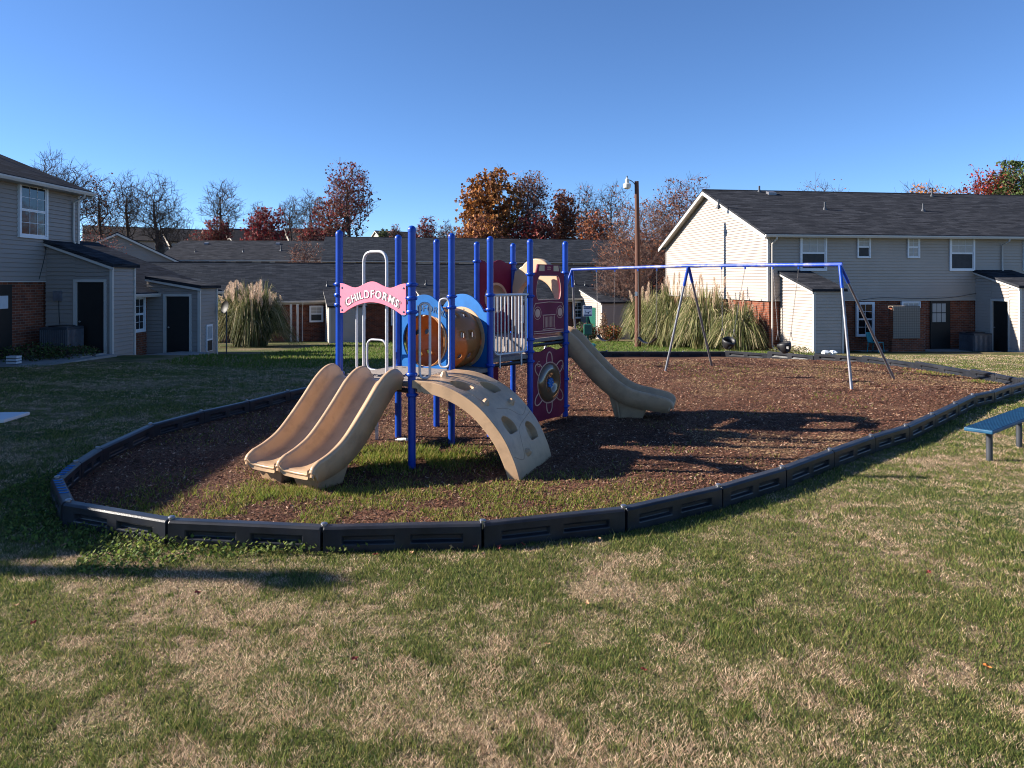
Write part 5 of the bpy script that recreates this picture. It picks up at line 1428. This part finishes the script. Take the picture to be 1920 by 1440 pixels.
m = MB(); m.lathe((0, 0, .395), [(.20, 0), (.215, .01), (.215, .03), (.15, .07), (0, .09)], 24); m.build('lid', M['greenlid'], bi, smooth=40)
bi.scale = (1, 1, 1.05)
# lamp pole out of shot to the left, its shadow lies across the lawn
op = thing('light_pole', 'plain street lamp pole standing beside the near end of the left house', 'light pole', (-16.2, 6.0, 0))
m = MB(); m.tube([(0, 0, -.3), (0, 0, 7.2)], [.15, .11], 12); m.build('pole', M['pole'], op, smooth=60)
m = MB(); m.tube([(0, 0, 7.1), (.2, -.05, 7.2), (.35, -.08, 7.1)], .05, 8); m.lathe((.38, -.08, 6.85), [(0, 0), (.16, .03), (.2, .12), (.15, .25), (.05, .3)], 14); m.build('lamp_head', M['steel'], op)

# ---------------------------------------------------------------- trees
def grow(rng, H, W, N, tf=.3, lean=(0, 0), r0=.2, wob=.05, bf=.35, top=.8, flat_=1.0, twig=.07, tw=3):
    """limbs reach out to points spread through the crown: every new point joins the nearest limb, favouring short ways to the root"""
    g = np.random.default_rng(rng.randrange(1 << 30))
    pos = []; par = []; path = []
    K = 9; zt = H * top
    for i in range(K + 1):
        t = i / K; pos.append((lean[0] * zt * t + W * wob * (math.sin(t * 5 + rng.random()) * t), lean[1] * zt * t + W * wob * math.cos(t * 4) * t, -.3 + (zt + .3) * t)); par.append(i - 1); path.append(zt * t)
    c = np.array([lean[0] * H * .6, lean[1] * H * .6, H * (tf + 1) / 2]); ax_ = np.array([W / 2, W / 2, H * (1 - tf) / 2])
    d = g.normal(size=(N, 3)); d /= np.linalg.norm(d, axis=1)[:, None]
    r = g.random(N) ** (1 / 2.4)
    lob = 0.72 + .45 * vn(d[:, 0] * 1.5 + d[:, 2], d[:, 1] * 1.5 - d[:, 2] * 1.3, .55, float(g.random() * 50))
    P = c + d * (r * lob)[:, None] * ax_
    P[:, 2] = np.minimum(P[:, 2], H)
    P = P[np.argsort(np.linalg.norm(P - np.array([0, 0, H * tf * .6]), axis=1))]
    A = np.zeros((len(pos) + 2 * N, 3)); A[:len(pos)] = pos; PL = np.zeros(len(A)); PL[:len(path)] = path; n = len(pos)
    PL[:max(1, int(K * tf * .9))] += 1e3
    jit = g.normal(size=(N, 3)) * .055
    for k in range(N):
        dv = A[:n] - P[k]; D = np.sqrt((dv * dv).sum(1)); dz = (A[:n, 2] - P[k, 2]).clip(0)
        j = int(np.argmin(D + bf * PL[:n] + dz * 1.3)); L = D[j]
        A[n] = (A[j] + P[k]) / 2 + jit[k] * L + np.array([0, 0, .04 * L]); par.append(j); PL[n] = PL[j] + L / 2
        A[n + 1] = P[k]; par.append(n); PL[n + 1] = PL[j] + L; n += 2
    cnt = np.zeros(n); kid = np.zeros(n, int)
    for i in range(n - 1, 0, -1):
        cnt[i] = max(cnt[i], 1); cnt[par[i]] += cnt[i]; kid[par[i]] += 1
    rad = np.maximum(.007, r0 * (cnt / cnt.max()) ** .48)
    segs = []
    for i in range(1, n):
        j = par[i]; lv = 0 if cnt[i] > cnt.max() * .06 else 2
        segs.append((Vector(A[j]), Vector(A[i]), min(rad[j], rad[i] * 1.35), rad[i], lv))
    tips = [Vector(A[i]) for i in range(K + 1, n)]
    cc = Vector(c)
    for i in range(K + 1, n):
        if rng.random() < .25 and kid[i]: continue
        for _ in range(tw if not kid[i] else 2):
            o = (Vector(A[i]) - Vector(A[par[i]])).normalized() * .9 + Vector((rng.gauss(0, .55), rng.gauss(0, .55), rng.gauss(.25, .45)))
            e = Vector(A[i]) + o.normalized() * H * twig * rng.uniform(.5, 1.2)
            segs.append((Vector(A[i]), e, .008, .005, 3)); tips.append(e)
    return segs, tips
def seg_mesh(segs, sides):
    A = np.array([s[0] for s in segs]); Bq = np.array([s[1] for s in segs]); ra = np.array([s[2] for s in segs]); rb = np.array([s[3] for s in segs])
    T = Bq - A; T /= np.linalg.norm(T, axis=1)[:, None] + 1e-9
    ref = np.where(np.abs(T[:, 2:3]) < .9, np.array([[0, 0, 1.]]), np.array([[1., 0, 0]]))
    X = np.cross(T, ref); X /= np.linalg.norm(X, axis=1)[:, None] + 1e-9; Y = np.cross(T, X)
    Q = []
    for k in range(sides):
        t0, t1 = 2 * PI * k / sides, 2 * PI * (k + 1) / sides
        o0 = X * math.cos(t0) + Y * math.sin(t0); o1 = X * math.cos(t1) + Y * math.sin(t1)
        Q.append(np.stack([A + o0 * ra[:, None], A + o1 * ra[:, None], Bq + o1 * rb[:, None], Bq + o0 * rb[:, None]], 1))
    return np.concatenate(Q, 0).reshape(-1, 3)
def leafquads(P, size, rng, squash=1.0):
    n = len(P); a = rng.normal(size=(n, 3)); a /= np.linalg.norm(a, axis=1)[:, None]; b = rng.normal(size=(n, 3)); b = np.cross(a, b); b /= np.linalg.norm(b, axis=1)[:, None]
    s = (size * (0.6 + 0.8 * rng.random(n)))[:, None]
    return np.stack([P - a * s, P - b * s * .7, P + a * s, P + b * s * .7], 1).reshape(-1, 3)
TREES = {}
def tree(name, label, px, py_top, Y, wpx, seed, kind='bare', leaf=None, nleaf=0, base=None, lsize=.16, group='trees beyond the roofs', cat='tree', lean=(0, 0), fork=.3, r0=None, clump=.35, twigr=1.0, low=0.0, N=380, top=.8, bf=.3, tw=3):
    X = (px - 960) / FX * Y; zb = h(X, Y) if base is None else base
    H = max(2.0, CH - (py_top - HY) * Y / FX - zb); W = wpx / FX * Y
    rng = random.Random(seed); nr = np.random.default_rng(seed)
    segs, tips = grow(rng, H, W * .92, N, fork, lean, r0 or H * .016, top=top, bf=bf, tw=tw)
    t = thing(name, label, cat, (X, Y, zb), 0, group)
    s0 = [s for s in segs if s[4] <= 1]; s1 = [s for s in segs if s[4] > 1]
    np_build('trunk', seg_mesh(s0, 6), 4, M['barkd'], t)
    mr = (.0042 * Y / 30 + .003) * twigr
    s1 = [(a, b, max(ra, mr), max(rb, mr * .7), l) for a, b, ra, rb, l in s1]
    V = seg_mesh(s1, 3); mi = np.zeros(len(V) // 4, int); C = np.tile(np.array([.1, .07, .05]), (len(V), 1))
    if nleaf:
        tp_ = np.array([tuple(p) for p in tips]); 
        if low: tp_ = tp_[tp_[:, 2] > H * low]
        pk = nr.integers(0, len(tp_), nleaf); Pp = tp_[pk] + nr.normal(size=(nleaf, 3)) * clump * (W / 6)
        Pp[:, 2] = np.minimum(Pp[:, 2], H * 1.0)
        Q = leafquads(Pp, lsize, nr)
        lc = np.array(leaf)[nr.integers(0, len(leaf), nleaf)] * (0.6 + 0.8 * nr.random((nleaf, 1)))
        tone = 0.75 + .5 * vn(Pp[:, 0] + Pp[:, 2] * .7, Pp[:, 1] + Pp[:, 2], W / 7, seed)
        lc = lc * tone[:, None]
        V = np.concatenate([V, Q]); C = np.concatenate([C, np.repeat(lc, 4, 0)]); mi = np.concatenate([mi, np.ones(nleaf, int)])
    np_build('crown', V, 4, [M['twig'] if kind != 'grey' else M['bark'], M['leaf']], t, col=C, mi=mi)
    return t
RED = [[.20, .022, .026], [.13, .015, .02], [.26, .04, .035]]
RUST = [[.30, .085, .03], [.20, .05, .02], [.36, .13, .045]]
ORANGE = [[.33, .125, .03], [.24, .08, .022], [.42, .19, .05], [.15, .06, .02]]
BRN = [[.20, .08, .05], [.14, .05, .035], [.26, .10, .06]]
GRN = [[.05, .085, .02], [.035, .06, .015], [.09, .12, .03]]
PNK = [[.30, .12, .09], [.22, .06, .05]]
T = tree
T('bare_tree', 'bare tree top showing just over the left house roof ridge', 92, 282, 88, 85, 1, 'grey', fork=.4)
T('bare_tree', 'bare tree half hidden behind the left house eave', 140, 296, 90, 85, 2, 'grey', fork=.35)
T('bare_tree', 'tall narrow bare tree just right of the left house eave', 190, 321, 92, 78, 3, 'grey', leaf=BRN, nleaf=500, lsize=.14, fork=.3)
T('bare_tree', 'slender bare tree with forked trunk left of the broad bare tree', 240, 325, 94, 60, 4, 'grey', fork=.35)
T('bare_tree', 'broadest bare tree with straight trunk before the far white gable', 294, 320, 92, 100, 5, 'grey', fork=.35, r0=.24)
T('bare_tree', 'low bare tree leaning left between the two far gables', 352, 385, 93, 110, 6, 'grey', lean=(-.45, 0), fork=.4)
T('bare_tree', 'tall bare tree above the small far white gable', 417, 334, 95, 82, 7, 'grey', fork=.35)
T('bare_tree', 'faint short bare tree behind the dark red maple', 485, 380, 125, 55, 8, 'grey', base=6)
T('bare_tree', 'grey bare tree left of the bare cluster in mid skyline', 545, 366, 105, 62, 9, 'grey')
T('bare_tree', 'grey bare tree right in the bare cluster of mid skyline', 584, 358, 108, 62, 10, 'grey')
T('oak_tree', 'tallest tree left of centre with thin dark red leaves', 655, 305, 88, 95, 12, 'bare', RED + BRN, 2300, lsize=.14, fork=.4, clump=.10, low=.3)
T('oak_tree', 'thin reddish tree leaning before the tallest red tree', 622, 362, 90, 85, 13, 'bare', RED + BRN, 1700, lsize=.15, clump=.14)
T('maple_tree', 'dense dark red maple above the roof behind the pampas', 497, 391, 82, 88, 14, 'bare', RED, 3400, lsize=.14, clump=.09, base=-.5)
T('maple_tree', 'rounded dull red tree at the left end of the lit gable roof', 583, 418, 76, 62, 15, 'bare', RED + BRN, 3600, lsize=.12, clump=.15, base=-1.6)
T('maple_tree', 'small rusty red tree beside the small far white gable', 408, 408, 86, 50, 16, 'bare', BRN + RED, 2600, lsize=.13, clump=.25)
T('maple_tree', 'low dark red tree before the far roof left of the maple', 380, 432, 84, 70, 17, 'bare', BRN + RED, 1500, lsize=.12, clump=.3)
T('shrub', 'twiggy red brown shrub by the lit gable end behind the roofs', 573, 452, 57, 75, 18, 'bare', BRN, 900, lsize=.07, clump=.3, base=-1.7, cat='shrub', group='shrubs behind the roofs')
T('shrub', 'twiggy shrub with pinkish leaves beside the shaded gable', 178, 438, 50, 115, 19, 'bare', PNK, 1600, lsize=.06, clump=.3, base=-1.6, cat='shrub', group='shrubs behind the roofs')
T('pine_tree', 'tiny green pine on the skyline left of the tallest blue post', 722, 431, 140, 24, 20, 'grey', GRN, 900, lsize=.2, base=5)
T('bare_tree', 'small reddish sapling between the blue posts on the skyline', 742, 421, 130, 26, 21, 'grey', PNK, 400, lsize=.15, base=4)
T('maple_tree', 'sparse pinkish red tree right of the tallest blue post', 800, 407, 105, 52, 22, 'grey', RED + PNK, 900, lsize=.16, base=3)
T('bare_tree', 'faint bare sapling between the red tree and the big oak', 838, 416, 110, 45, 23, 'grey', PNK, 200, lsize=.12, base=3)
T('oak_tree', 'big orange brown oak, the fullest crown on the skyline', 918, 319, 84, 126, 24, 'bare', ORANGE, 11500, lsize=.18, clump=.085, fork=.2, base=0, r0=.38)
T('oak_tree', 'small rusty undergrowth tree below the big orange oak', 905, 405, 80, 120, 25, 'bare', ORANGE + BRN, 5500, lsize=.17, clump=.25, base=-1)
T('bare_tree', 'tall thin tree with few leaves right of the big orange oak', 992, 321, 86, 78, 26, 'bare', BRN, 1300, lsize=.14, fork=.5, base=0)
T('oak_tree', 'rust red tree right of the thin tall tree', 1056, 357, 88, 62, 27, 'bare', RUST + BRN, 4200, lsize=.15, clump=.14, base=0)
T('oak_tree', 'low dark brown tree mass under the thin tall tree', 1003, 395, 82, 90, 28, 'bare', BRN + RED, 4500, lsize=.16, clump=.25, base=-1)
T('bare_tree', 'grey bare tree right of the rust red tree', 1102, 350, 92, 66, 29, 'grey', BRN, 350, lsize=.13, base=0)
T('bare_tree', 'grey bare tree just left of the wood pole', 1148, 348, 92, 80, 30, 'grey', BRN, 300, lsize=.13, base=0)
T('bare_tree', 'low brown tree behind the roof left of the wood pole', 1115, 395, 80, 90, 31, 'bare', BRN + RUST, 2800, lsize=.15, clump=.3, base=-1.5)
T('crepe_myrtle', 'dense twiggy reddish brown tree left of the lit gable', 1278, 338, 55, 165, 32, 'bare', BRN, 5200, lsize=.08, clump=.10, base=-1.7, fork=.15, N=1300)
T('crepe_myrtle', 'wide tangle of pale brown branches behind the wood pole', 1205, 378, 52, 215, 33, 'bare', BRN + RUST, 4200, lsize=.07, clump=.10, base=-1.7, fork=.06, N=1700)
T('crepe_myrtle', 'low arching bare bush in front of the back row roof', 1165, 470, 47.5, 120, 34, 'bare', BRN, 500, lsize=.06, clump=.15, base=-1.55, fork=.05, N=1000)
T('bare_tree', 'rounded bare tree top over the right house ridge', 1522, 338, 62, 190, 35, 'grey', PNK, 400, lsize=.08)
T('bare_tree', 'thin grey twigs over the right ridge beside the orange crown', 1722, 339, 66, 120, 36, 'grey')
T('oak_tree', 'low orange crown over the right house ridge', 1742, 347, 64, 130, 37, 'bare', ORANGE, 6500, lsize=.11, clump=.2)
T('bare_tree', 'pinkish bare twigs left of the bright red tree', 1808, 345, 66, 120, 38, 'grey', PNK, 300, lsize=.08)
T('maple_tree', 'bright red and orange tree at the right end of the ridge', 1862, 307, 64, 120, 39, 'bare', [[.26, .025, .025], [.32, .07, .025], [.18, .015, .02]], 9000, lsize=.10, clump=.18)
T('pine_tree', 'dark green tree at the right edge over the ridge', 1915, 305, 62, 115, 40, 'bare', GRN, 15000, lsize=.11, clump=.2)

# ---------------------------------------------------------------- pampas grass
def pampas(label, base, rad, hgt, nb, npl, seed, plh=(1.05, 1.35), tone=1.0, pr=.7):
    t = thing('pampas_grass', label, 'grass clump', base, 0, 'pampas grass clumps')
    g = np.random.default_rng(seed); n = nb
    NT = 90; ti = g.integers(0, NT, n); ta = g.random(NT) * 2 * PI; tL = .72 + .5 * g.random(NT); tS = .05 + .95 * g.random(NT) ** 1.3
    a = ta[ti] + g.normal(size=n) * .16; r0 = rad * .45 * np.sqrt(g.random(NT))[ti]; bx = np.cos(a) * r0; by = np.sin(a) * r0
    oa = a + g.normal(size=n) * .22; L = hgt * tL[ti] * (.72 + .5 * g.random(n) ** 1.5); spread = np.clip(tS[ti] + g.normal(size=n) * .14, .05, 1.2) * rad * .95
    K = 6; ts = np.linspace(0, 1, K); W0 = .016 + .016 * g.random(n)
    P = []
    for tt in ts:
        out = spread * tt ** 1.5; z = L * (1 - (1 - tt) ** 1.7) - spread * 1.05 * tt ** 3 * (.75 + .5 * np.clip(L / hgt, 0, 1.2)) 
        P.append(np.stack([bx + np.cos(oa) * out, by + np.sin(oa) * out, np.maximum(z, .02)], 1))
    tw = g.random(n) * PI
    S = np.stack([np.cos(tw), np.sin(tw), g.normal(size=n) * .2], 1)
    Q = []
    for k in range(K - 1):
        w0 = (W0 * (1 - ts[k] * .8))[:, None]; w1 = (W0 * (1 - ts[k + 1] * .8))[:, None]
        Q.append(np.stack([P[k] - S * w0, P[k] + S * w0, P[k + 1] + S * w1, P[k + 1] - S * w1], 1))
    V = np.stack(Q, 1).reshape(-1, 3)
    base_c = np.array([[.15, .18, .05], [.25, .26, .09], [.40, .36, .17], [.07, .09, .03], [.58, .46, .27]])
    c = base_c[g.choice(5, n, p=[.25, .25, .22, .1, .18])] * (.6 + .5 * g.random((n, 1)) + .35 * g.random(NT)[ti][:, None]) * tone * .85
    np_build('foliage', V, 4, M['leaf'], t, col=np.repeat(c, 4 * (K - 1), 0))
    for i in range(npl):
        aa = g.random() * 2 * PI; rr = rad * pr * math.sqrt(g.random()); top = hgt * g.uniform(*plh); ln = g.uniform(.45, .75)
        bx_, by_ = math.cos(aa) * rr * .3, math.sin(aa) * rr * .3; tx, ty = math.cos(aa) * rr, math.sin(aa) * rr
        bend = g.normal() * .12
        m = MB(); q = Vector((tx, ty, top - ln)); m.tube([(bx_, by_, .2), ((bx_ + tx) / 2, (by_ + ty) / 2, top * .45), tuple(q)], .008, 4, cap=False)
        st = m.build('stalk', M['cream'], t, fix=False)
        nn = 240; s = g.random(nn); w_ = .085 * np.sin(np.clip(s, .02, 1) * PI) ** .6
        c0 = np.stack([q.x + bend * s * s * 1.2 * math.cos(aa) + tx * .08 * s, q.y + bend * s * s * math.sin(aa), q.z + s * ln], 1); th = g.random(nn) * 2 * PI
        d = np.stack([np.cos(th) * .45, np.sin(th) * .45, np.ones(nn)], 1); side = np.stack([-np.sin(th), np.cos(th), np.zeros(nn)], 1)
        c1_ = c0 + np.stack([np.cos(th), np.sin(th), np.zeros(nn)], 1) * (w_ * g.random(nn))[:, None]
        hl = .06; V = np.stack([c1_ - side * .006, c1_ + side * .006, c1_ + d * hl + side * .003, c1_ + d * hl - side * .003], 1).reshape(-1, 3)
        c = np.array([.80, .60, .44]) * (.7 + .5 * g.random((nn, 1)))
        np_build('plume', V, 4, M['leaf'], st, col=np.repeat(c, 4, 0))
    return t
def gpt(x, Y): X = (x - 960) / FX * Y; return Vector((X, Y, h(X, Y)))
pampas('pampas clump with many cream plumes left of the play tower', gpt(470, 35.5), 1.75, 2.55, 5200, 44, 1, (.95, 1.28), .72, .85)
pampas('tall pampas clump by the wood pole, farthest of the right ones', gpt(1215, 36.5), 1.3, 2.3, 3000, 9, 2, (1.1, 1.45))
pampas('tall pampas clump behind the left swing legs', gpt(1268, 34.5), 1.5, 2.45, 3900, 14, 3, (1.15, 1.5))
pampas('big leafy pampas clump behind the middle swing legs', gpt(1325, 32.5), 1.45, 2.3, 3900, 12, 4, (1.1, 1.5))
pampas('lower pampas clump before the brick gable base', gpt(1385, 30.6), 1.0, 1.7, 2400, 5, 5, (1.05, 1.5))
# bushes and flower bed by the back row
def bush(label, p, rad, hh, n, cols, seed, size=.05):
    t = thing('bush', label, 'bush', p, 0, 'small bushes'); g = np.random.default_rng(seed)
    a = g.normal(size=(n, 3)); a /= np.linalg.norm(a, axis=1)[:, None]; rr = g.random(n) ** .4
    P_ = a * rr[:, None] * np.array([rad, rad, hh / 2]) * (0.75 + .5 * vn(a[:, 0] * 2, a[:, 1] * 2 + a[:, 2], .6, seed))[:, None] + np.array([0, 0, hh / 2])
    c = np.array(cols)[g.integers(0, len(cols), n)] * (.6 + .8 * g.random((n, 1)))
    np_build('foliage', leafquads(P_, size, g), 4, M['leaf'], t, col=np.repeat(c, 4, 0))
    s = [(Vector((0, 0, -.05)), Vector((x * rad * .7, y * rad * .7, hh * .8)), .012, .006, 0) for x, y in ((-.8, 0), (.7, .3), (0, -.7), (.3, .8), (-.3, .2))]
    np_build('stem', seg_mesh(s, 4), 4, M['bark'], t)
bush('dark flowering bush beside the pet waste post', gpt(1098, 42.5), .8, 1.1, 1800, GRN + [[.3, .12, .12], [.25, .22, .2]], 1)
bush('reddish bush before the brown back row shed', gpt(1143, 42), .9, 1.0, 1900, RUST + GRN, 2)
bush('small dark bush left of the reddish one', gpt(1085, 43), .6, .9, 900, GRN + [[.3, .2, .15]], 3)
bush('thin upright dry bush against the brown back row shed', gpt(1132, 41), .22, 1.9, 500, [[.25, .14, .08], [.16, .1, .06]], 4, .04)
bush('weedy bush at the foot of the left house', gpt(60, 19.6) if True else None, 1.1, .45, 1500, GRN + [[.1, .06, .04]], 5, .03)
bush('weedy bush beside the left doorstep', gpt(125, 20.2), .9, .4, 1300, GRN + [[.1, .06, .04]], 6, .03)
bush('low dry weeds by the lit right shed corner', gpt(1485, 26.3), .7, .35, 700, [[.3, .25, .12], [.15, .16, .05]], 7, .03)
m = MB(); rr = random.Random(8)
o = None
for x, y in ((1548, 663), (1562, 661)):
    m = MB(); m.lathe((0, 0, 0), [(0, 0), (.07, .01), (.09, .06), (.05, .10), (0, .11)], 7); m.v = [(a + rr.uniform(-.02, .02), b + rr.uniform(-.02, .02), c) for a, b, c in m.v]
    p = gpt(x, 24.6); o = m.build('plastic_bag', M['litter'], label='%s crumpled pale plastic bag behind the far border timbers' % ('left' if x < 1555 else 'right'), cat='bag', group='crumpled bags'); o.location = p + Vector((0, 0, .06)); o.scale = (1.6, 1.2, 1.5)
